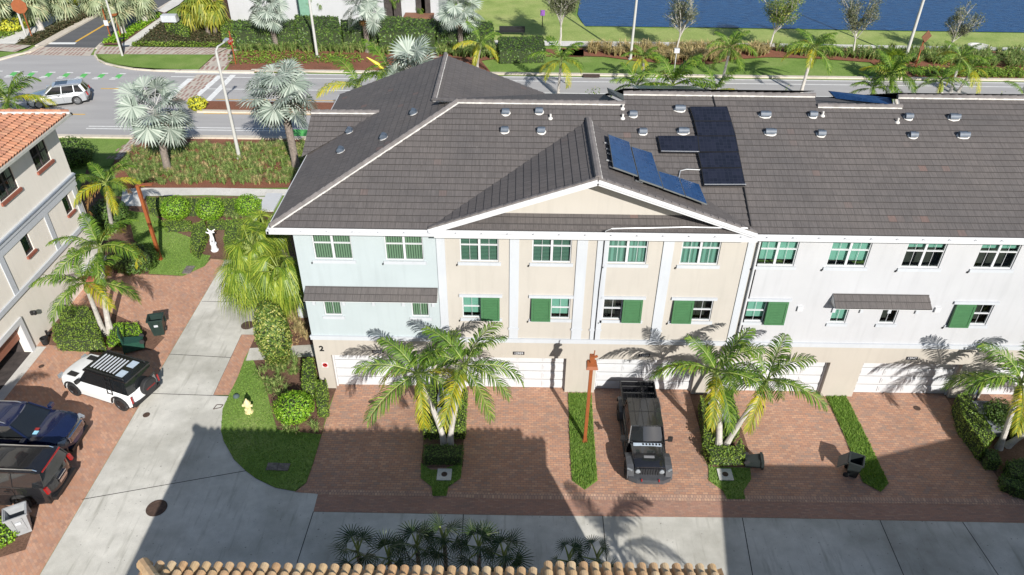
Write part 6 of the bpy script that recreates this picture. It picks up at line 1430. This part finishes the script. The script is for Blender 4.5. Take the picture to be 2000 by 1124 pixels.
# short camera post
b = G(1316,143); t = thing('camera_post', 'short white post with a white box on top beyond the road', 'post', b); tp = FY(1310,100,b.y); k = MB(); k.tube([b, (b.x,b.y,tp.z)], .05, 8); k.build('pole', m_pole, t); k = MB(); k.box((b.x-.24,b.y-.16,tp.z-.15),(b.x+.24,b.y+.16,tp.z+.25)); k.build('box', m_paint, t)
# orange lamp post in the grass strip
def lamp_post(base, H_, label, arm, r=.075, flag=None):
    base = V(base); t = thing('orange_lamp_post', label, 'lamp post', base, 'burnt orange lamp posts'); mb = MB(); mb.bar(base, base+V((0,0,H_)), r*2, r*2, up=V((0,1,0))); mb.box((base.x-.12,base.y-.12,0),(base.x+.12,base.y+.12,.08)); mb.build('post', m_orange, t)
    return t
b = G(1142,862); H_ = 4.85; t = lamp_post(b, H_, 'burnt orange square lamp post in the grass strip left of the pickup', None, .07)
b = V(b); k = MB(); k.mesh([(b.x-.24,b.y-.28,4.52),(b.x+.26,b.y-.28,4.52),(b.x+.22,b.y+.18,4.62),(b.x-.22,b.y+.18,4.62),(b.x-.2,b.y-.22,4.66),(b.x+.2,b.y-.22,4.66),(b.x+.18,b.y+.12,4.76),(b.x-.18,b.y+.12,4.76)], [(0,3,2,1),(4,5,6,7),(0,1,5,4),(1,2,6,5),(2,3,7,6),(3,0,4,7)]); k.build('lamp_head', m_orange, t)
k = MB(); k.box((b.x-.11,b.y-.1,4.86),(b.x+.1,b.y+.1,5.1)); k.bar((b.x+.06,b.y,5.1),(b.x+.08,b.y,5.35),.04); k.bar((b.x+.1,b.y,5.0),(b.x+.22,b.y+.02,5.05),.05,.1); k.build('sensor', m_orange, t)
b = G(314,508); t = lamp_post(b, 5.1, 'burnt orange lamp post with side arm on the small garden lawn', None, .085); b = V(b)
k = MB(); k.bar((b.x,b.y,5.05),(b.x+.25,b.y+.05,5.1),.08); k.bar((b.x+.2,b.y+.05,5.1),(b.x+.85,b.y+.1,5.14),.26,.05); k.build('lamp_head', m_orange, t)
# road signs on orange posts
def sign(base, top, label, panel=None):
    base = V(base); H_ = top; t = thing('road_sign', label, 'road sign', base, 'signs on orange posts'); mb = MB(); mb.bar(base, base+V((0,0,H_)), .10, .10, up=V((0,1,0))); mb.build('post', m_orange, t); return t
def octagon(c, r, n, m, parent, name, th=.03):
    k = MB(); n = V(n).normalized(); u = n.cross(V((0,0,1))).normalized(); v_ = u.cross(n); ring = [u*r*cos(pi/8+pi*i/4)+v_*r*sin(pi/8+pi*i/4) for i in range(8)]
    k.mesh([V(c)+q for q in ring]+[V(c)+q+n*th for q in ring], [tuple(range(7,-1,-1)), tuple(range(8,16))]+[(i,(i+1)%8,8+(i+1)%8,8+i) for i in range(8)]); return k.build(name, m, parent)
b = G(65,79); t = sign(b, 3.6, 'orange backed octagonal sign by the yellow shrub at the top left'); octagon((b.x-.15,b.y-.09,3.5), .75, (.3,-1,0), m_orange, t, 'sign_back', .06)
b = G(218,79); t = sign(b, 3.5, 'orange post with a small white plate at the side street kerb'); k = MB(); k.box((b.x-.22,b.y-.12,1.55),(b.x+.22,b.y-.07,2.1)); k.build('white_plate', m_paint, t)
b2 = G(221,78); t2 = sign((b.x+.8,b.y+.6,0), 2.6, 'small flat orange topped sign beside the white plated post'); octagon((b.x+.8,b.y+.5,2.6), .5, (0,-.25,1), m_orange, t2, 'sign_back', .05)
b = G(461,127); t = sign(b, 3.3, 'orange post with a red stop sign seen edge on by the brick ramp'); octagon((b.x-.05,b.y-.08,2.35), .38, (.93,-.36,0), m_red, t, 'stop_panel', .03)
text('STOP', .26, V((b.x-.05+.045,b.y-.08-.018,2.35)), Matrix.Rotation(math.atan2(-.36,.93)+pi/2, 4, 'Z') @ RX, m_paint, t, 'lettering', .002)
b = G(1785,139); t = sign(b, 3.6, 'brown backed diamond sign on an orange post at the right beyond the road')
k = MB(); c = V((b.x+.1,b.y-.1,3.4)); R_ = Matrix.Translation(c) @ Matrix.Rotation(rad(20),4,'Z') @ Matrix.Rotation(pi/4,4,'Y'); k.box((-.42,-.03,-.42),(.42,.03,.42), M=R_); k.build('diamond_panel', MAT('brown_sign_back', (.14,.06,.03), .6), t)
k = MB(); k.box((b.x-.18,b.y-.12,2.1),(b.x+.2,b.y-.07,2.5)); k.build('lower_plate', MAT('brown_sign_back', ()), t)
# community notice post with pale box
b = G(337,66); t = thing('notice_board', 'pale topped box on orange legs on the planted triangle', 'notice board', b); k = MB(); k.bar(b, b+V((0,0,1.3)), .14); k.bar(b+V((1.5,.1,0)), b+V((1.5,.1,2.6)), .15); k.build('leg', m_orange, t)
k = MB(); k.box((b.x-.7,b.y-.35,1.3),(b.x+.9,b.y+.45,2.0)); k.build('box', m_trim, t)
k = MB(); k.bar(b+V((.5,0,0)), b+V((.5,0,1.3)), .12); k.build('grey_leg', m_alum, t)
b = G(242,108); t = thing('lawn_sign', 'small dark post with slanted top beside the slim pole on the oval lawn', 'post', b); k = MB(); k.bar(b, b+V((.05,0,1.6)), .12); k.build('post', m_black, t); k = MB(); k.bar(b+V((-.35,0,1.6)), b+V((.5,0,1.7)), .5, .08); k.build('top', m_black, t)
# storm drain
b = G(1155,150.5); k = MB(); k.box((b.x-.8,b.y-.5,.145),(b.x+.8,b.y+.3,.17)); tag(k.build('storm_drain', m_iron), 'rusty storm drain cover in the far kerb', 'storm drain')
b = G(1912,95); k = MB(); k.lathe([(1.2,0),(1.2,.25),(.9,.27),(.85,.2),(.1,.2)], 20, M=Matrix.Translation(b)); tag(k.build('drain_pad', m_walk), 'round concrete drain pad on the lake bank at the right', 'drain')
# purple utility marker near the lake
b = G(1059,54); t = thing('marker_sign', 'small purple marker sign on the bank left of the lake tree', 'sign', b); k = MB(); k.bar(b, b+V((0,0,1.6)), .08); k.build('post', m_black, t); k = MB(); k.box((b.x-.25,b.y-.05,1.3),(b.x+.25,b.y+.02,1.9)); k.build('panel', MAT('purple_sign', (.22,.08,.34), .6), t)
# bench like rail near lake
b = G(1000,70); t = thing('park_bench', 'dark bench behind the detached hedge block', 'bench', b); k = MB(); k.box((b.x-1.4,b.y-.3,.42),(b.x+1.4,b.y+.2,.5)); k.build('seat', m_black, t); k = MB(); k.box((b.x-1.4,b.y+.2,.5),(b.x+1.4,b.y+.28,.95)); k.build('backrest', m_black, t)
for s in (-1.2, 1.2): k = MB(); k.box((b.x+s-.05,b.y-.25,0),(b.x+s+.05,b.y+.2,.42)); k.build('leg', m_black, t)
# wheeled bins
def bin_(label, col, loc, rz, open_=True, tip=None, s=1.0, lidang=200):
    t = thing('wheeled_bin', label, 'bin', (0,0,0), 'wheeled refuse bins'); m = MAT(col[0], col[1], .45, var=.12)
    a, b_ = .22*s, .29*s; h = 1.0*s; mb = MB()
    out = [(-a,-a*1.1,.06),(a,-a*1.1,.06),(a,a*1.1,.06),(-a,a*1.1,.06),(-b_,-b_*1.15,h),(b_,-b_*1.15,h),(b_,b_*1.15,h),(-b_,b_*1.15,h)]
    inn = [(x*.9, y*.9, max(z, .1) if z < .5 else z) for x, y, z in out]
    mb.mesh(out+inn, [(0,3,2,1),(0,1,5,4),(1,2,6,5),(2,3,7,6),(3,0,4,7),(8,9,10,11),(12,13,9,8),(13,14,10,9),(14,15,11,10),(15,12,8,11),(4,5,13,12),(5,6,14,13),(6,7,15,14),(7,4,12,15)])
    rim = b_+.025; r2 = b_*1.15+.025
    for p, q in (((-rim,-r2,h),(rim,-r2,h)),((rim,-r2,h),(rim,r2,h)),((rim,r2,h),(-rim,r2,h)),((-rim,r2,h),(-rim,-r2,h))): mb.bar(p, q, .05, .07)
    for y in (-a*.7, a*.7): mb.bar((b_*.78,y,.3),(b_*1.0,y,h-.1),.05,.06)
    bo = mb.build('bin_body', m, t)
    lid = MB(); Lh = Matrix.Translation((-rim,0,h+.03)) @ Matrix.Rotation(rad(-lidang if open_ else 0), 4, 'Y'); lid.box((0,-r2,0),(rim*2.05,r2,.04), M=Lh); lid.box((.04,-r2+.05,.041),(rim*1.95,r2-.05,.065), M=Lh); lid.build('lid', m, t)
    k = MB(); k.tube([(-rim-.05,-r2*.75,h-.03),(-rim-.05,r2*.75,h-.03)], .022, 6); k.build('handle', m, t)
    for y in (-1, 1):
        k = MB(); k.lathe([(.02,-.03),(.12,-.03),(.12,.03),(.02,.03)], 14, M=Matrix.Translation((-a-.02,y*(a*1.1+.04),.12)) @ Matrix.Rotation(pi/2,4,'X')); k.build('wheel', m_rubber, t, smooth=True)
    k = MB(); k.box((b_*.99,-.09*s,h*.62),(b_*1.02,.09*s,h*.74)); k.build('sticker', m_trim, t)
    t.location = loc; t.rotation_euler = (0, 0, rz)
    if tip: t.rotation_euler = tip
    return t
dg = ('dark_green_bin_plastic', (.018,.035,.03)); gp = ('grey_bin_plastic', (.30,.31,.32)); bp_ = ('near_black_bin_plastic', (.02,.026,.026))
p = G(313,652); bin_('dark green wheeled bin standing with its lid flung open beside the side lane', dg, p, rad(-75), s=1.08, lidang=255)
p = G(262,684); bin_('green wheeled bin fallen on its side by the bright ground hedge', ('green_bin_plastic', (.015,.06,.04)), (p.x+.55, p.y+.25, .34), 0, tip=(rad(10), rad(84), rad(215)), s=1.0, lidang=170)
p = G(46,1040); bin_('grey wheeled bin standing open behind the black SUV', gp, (p.x,p.y+.1,0), rad(-60), s=1.12, lidang=262)
p = G(1664,930); bin_('black wheeled bin with its lid hanging open beside the grass strip', bp_, (p.x,p.y+.1,0), rad(-25), s=.92, lidang=230)
p = G(1468,918); bin_('black bin lying fallen on the pavers right of the pickup island', bp_, (p.x-.35,p.y+.25,.28), 0, tip=(rad(25), rad(80), rad(18)), s=.75, open_=False)
# small pot and tray by left house
b = G(90,672); k = MB(); k.lathe([(.16,0),(.2,.4),(.17,.41),(.15,.1)], 12, M=Matrix.Translation(b+V((0,0,0)))); tag(k.build('garden_pot', m_black, smooth=True), 'small black pot beside the white garage trim of the beige house', 'pot')
# air conditioners
def ac(px, py, label, z=.6, s=.8, dark=True):
    p = G(px, py, z); t = thing('air_conditioner', label, 'air conditioner', (p.x,p.y,0), 'air conditioning units in the hedges'); x, y = p.x, p.y; h = s*1.05; s2 = s/2
    mb = MB(); mb.box((x-s2,y-s2,.05),(x+s2,y+s2,h-.02)); 
    mc_ = MAT('grey_ac_casing', (.10,.11,.12), .5, var=.1); b_ = mb.build('casing', mc_, t); g = MB()
    for i in range(10): g.box((x-s2-.005,y-s2-.012,.12+.07*i),(x+s2+.005,y-s2-.002,.15+.07*i)); g.box((x+s2+.002,y-s2,.12+.07*i),(x+s2+.012,y+s2,.15+.07*i))
    g.build('louvres', MAT('pale_ac_louvre', (.17,.18,.19), .5), b_)
    g = MB(); g.box((x-s2-.02,y-s2-.02,h-.02),(x+s2+.02,y+s2+.02,h+.01)); g.build('top_plate', MAT('grey_ac_top', (.16,.18,.20), .45), t)
    g = MB(); g.lathe([(.0001,0),(s2*.86,0),(s2*.86,.012),(.0001,.012)], 24, M=Matrix.Translation((x,y,h+.011))); g.build('fan_well', m_black, t)
    g = MB()
    for k in range(12): a = k*pi/12; g.bar((x-cos(a)*s2*.84,y-sin(a)*s2*.84,h+.035),(x+cos(a)*s2*.84,y+sin(a)*s2*.84,h+.035),.008)
    for rr in (.3,.5,.7,.86): g.tube([(x+cos(2*pi*i/24)*s2*rr,y+sin(2*pi*i/24)*s2*rr,h+.035) for i in range(25)], .008, 4, cap=False)
    g.lathe([(.0001,.03),(.1,.03),(.09,.05),(.0001,.055)], 12, M=Matrix.Translation((x,y,h))); g.build('fan_guard', MAT('dull_fan_guard', (.3,.32,.34), .5), t)
ac(874,772,'rear grey air conditioner behind the left palm pair', .85, .85); ac(871,812,'front grey air conditioner just above the hedge block of the left island', .75, .8)
ac(1402,790,'rear air conditioner half hidden by the upright palm trunk', .85, .8); ac(1408,815,'front air conditioner in the pickup island hedge', .7, .75)
ac(1921,797,'rear air conditioner in the right hedge island', .8, .8); ac(1941,826,'front air conditioner in the right hedge island', .6, .7)
# standpipes beside right wall
k = MB(); q = FY(1915,755,27.0); k.bar((q.x,26.9,0),(q.x,26.9,1.5),.06); k.box((q.x-.14,26.8,1.0),(q.x+.1,27.05,1.3)); k.box((q.x-.3,26.85,.5),(q.x-.1,27.05,.75)); tag(k.build('utility_meter', m_zinc), 'grey utility meter and pipe on the cream wall by the right hedge island', 'utility meter')
# fire hydrant
b = G(487,806); t = thing('fire_hydrant', 'pale yellow fire hydrant on the corner lawn', 'hydrant', b); my = MAT('pale_yellow_hydrant', (.66,.58,.30), .6, var=.1)
k = MB(); k.lathe([(.20,0),(.20,.05),(.14,.06),(.13,.55),(.17,.56),(.17,.60),(.14,.62),(.12,.72),(.05,.80),(.04,.86),(.001,.86)], 16, M=Matrix.Translation(b)); k.build('body', my, t, smooth=True)
for dx in (-1, 1): k = MB(); k.tube([b+V((dx*.12,0,.45)), b+V((dx*.24,0,.45))], .06, 10); k.build('side_cap', my, t)
k = MB(); k.tube([b+V((0,-.12,.40)), b+V((0,-.25,.40))], .08, 10); k.build('front_cap', my, t)
b = G(462,776); k = MB(); k.lathe([(.16,0),(.15,.1),(.08,.16),(.001,.17)], 10, M=Matrix.Translation(b)); tag(k.build('garden_spotlight', MAT('teal_grey_metal', (.07,.10,.10), .6), smooth=True), 'small dark round ground light at the edge of the corner lawn', 'ground light')
b = G(425,800); mb = MB(); q = [b+V((x,y,.01)) for x, y in ((-.2,0),(.12,.12),(.16,.3),(-.14,.3))]
for a, c in zip(q, q[1:]+q[:1]): mb.bar(a, c, .035, .01)
tag(mb.build('valve_marking', m_iron), 'thin metal outlined plate set in the lane concrete by the corner lawn', 'cover plate')
# white garden statue
b = G(420,490); t = thing('garden_statue', 'white reclining cherub style statue in the mulch between two clipped hedges', 'statue', b); ms_ = MAT('chalk_white_statue', (.74,.74,.75), .8, var=.1, scale=6, bmp=.3)
k = MB(); k.lathe([(.22,0),(.24,.08),(.2,.12),(.16,.42),(.2,.5),(.2,.54),(.001,.54)], 14, M=Matrix.Translation(b)); k.build('pedestal', ms_, t, smooth=True)
bb = V(b)+V((0,0,.6)); me = bpy.data.meshes.new('figure'); J = [(0,0,.0),(.02,0,.25),(.0,.02,.5),(.02,0,.68),(.02,-.02,.80),(.03,-.03,.92),(-.12,-.02,.64),(-.28,-.12,.70),(-.36,-.2,.86),(.16,0,.64),(.3,-.05,.78),(.42,-.05,.66),(-.10,-.05,-.05),(-.14,-.16,-.3),(-.14,-.16,-.55),(.12,-.03,-.05),(.2,-.2,-.22),(.14,-.2,-.5),(.18,.14,.72),(.42,.26,.92),(-.14,.14,.74),(-.36,.28,.95)]
E_ = [(0,1),(1,2),(2,3),(3,4),(4,5),(3,6),(6,7),(7,8),(3,9),(9,10),(10,11),(0,12),(12,13),(13,14),(0,15),(15,16),(16,17),(3,18),(18,19),(3,20),(20,21)]
me.from_pydata([tuple(bb+V(j)*.62+V((0,0,.30)) - OFF[t.name]) for j in J], E_, []); me.materials.append(ms_); so = bpy.data.objects.new('figure', me); C.objects.link(so); so.parent = t
sm = so.modifiers.new('skin', 'SKIN'); R9 = [.13,.12,.13,.10,.05,.115,.065,.05,.035,.065,.05,.035,.09,.07,.045,.09,.07,.045,.06,.03,.06,.03]
for i, v9 in enumerate(me.skin_vertices[0].data): v9.radius = (R9[i]*.8, R9[i]*.8); v9.use_root = i == 0
so.modifiers.new('sub', 'SUBSURF').levels = 2
b = G(402,463); 
# reddish stub by left house bottom corner: door mat and brick planter
k = MB(); p = G(188,545); k.box((p.x-.5,p.y-.9,.0),(p.x+.5,p.y+.9,.9)); k.box((p.x-.56,p.y-.96,.9),(p.x+.56,p.y+.96,1.0),1); tag(k.build('brick_gate_pier', [m_sill, m_paint]), 'low brick red wall with white coping beside the beige house palms', 'low wall')
for i, (px, py) in enumerate(((270,533),(287,533))):
    b = G(px, py); k = MB(); k.tube([b, b+V((.0,0,.3)), b+V((.1,0,.35))], .04, 6); k.lathe([(.12,0),(.1,.1),(.001,.12)], 8, M=Matrix.Translation(b+V((.08,0,.3)))); tag(k.build('path_light', m_black), ('left' if i == 0 else 'right')+' small black path light at the edge of the side court', 'path light', 'small black path lights')
# white slab and bench box near the roof edge
b = G(528,397,.0); k = MB(); k.box((b.x-.55,b.y-1.2,.0),(b.x+.55,b.y+1.2,.12)); tag(k.build('white_step', m_paint), 'bright white slab between the right round bush and the roof edge', 'step')
b = G(590,615); k = MB(); k.box((b.x-.1,b.y-.3,0),(b.x+.7,b.y+.3,.6)); tag(k.build('equipment_box', m_trim), 'pale equipment box against the end wall by the tufts', 'box')
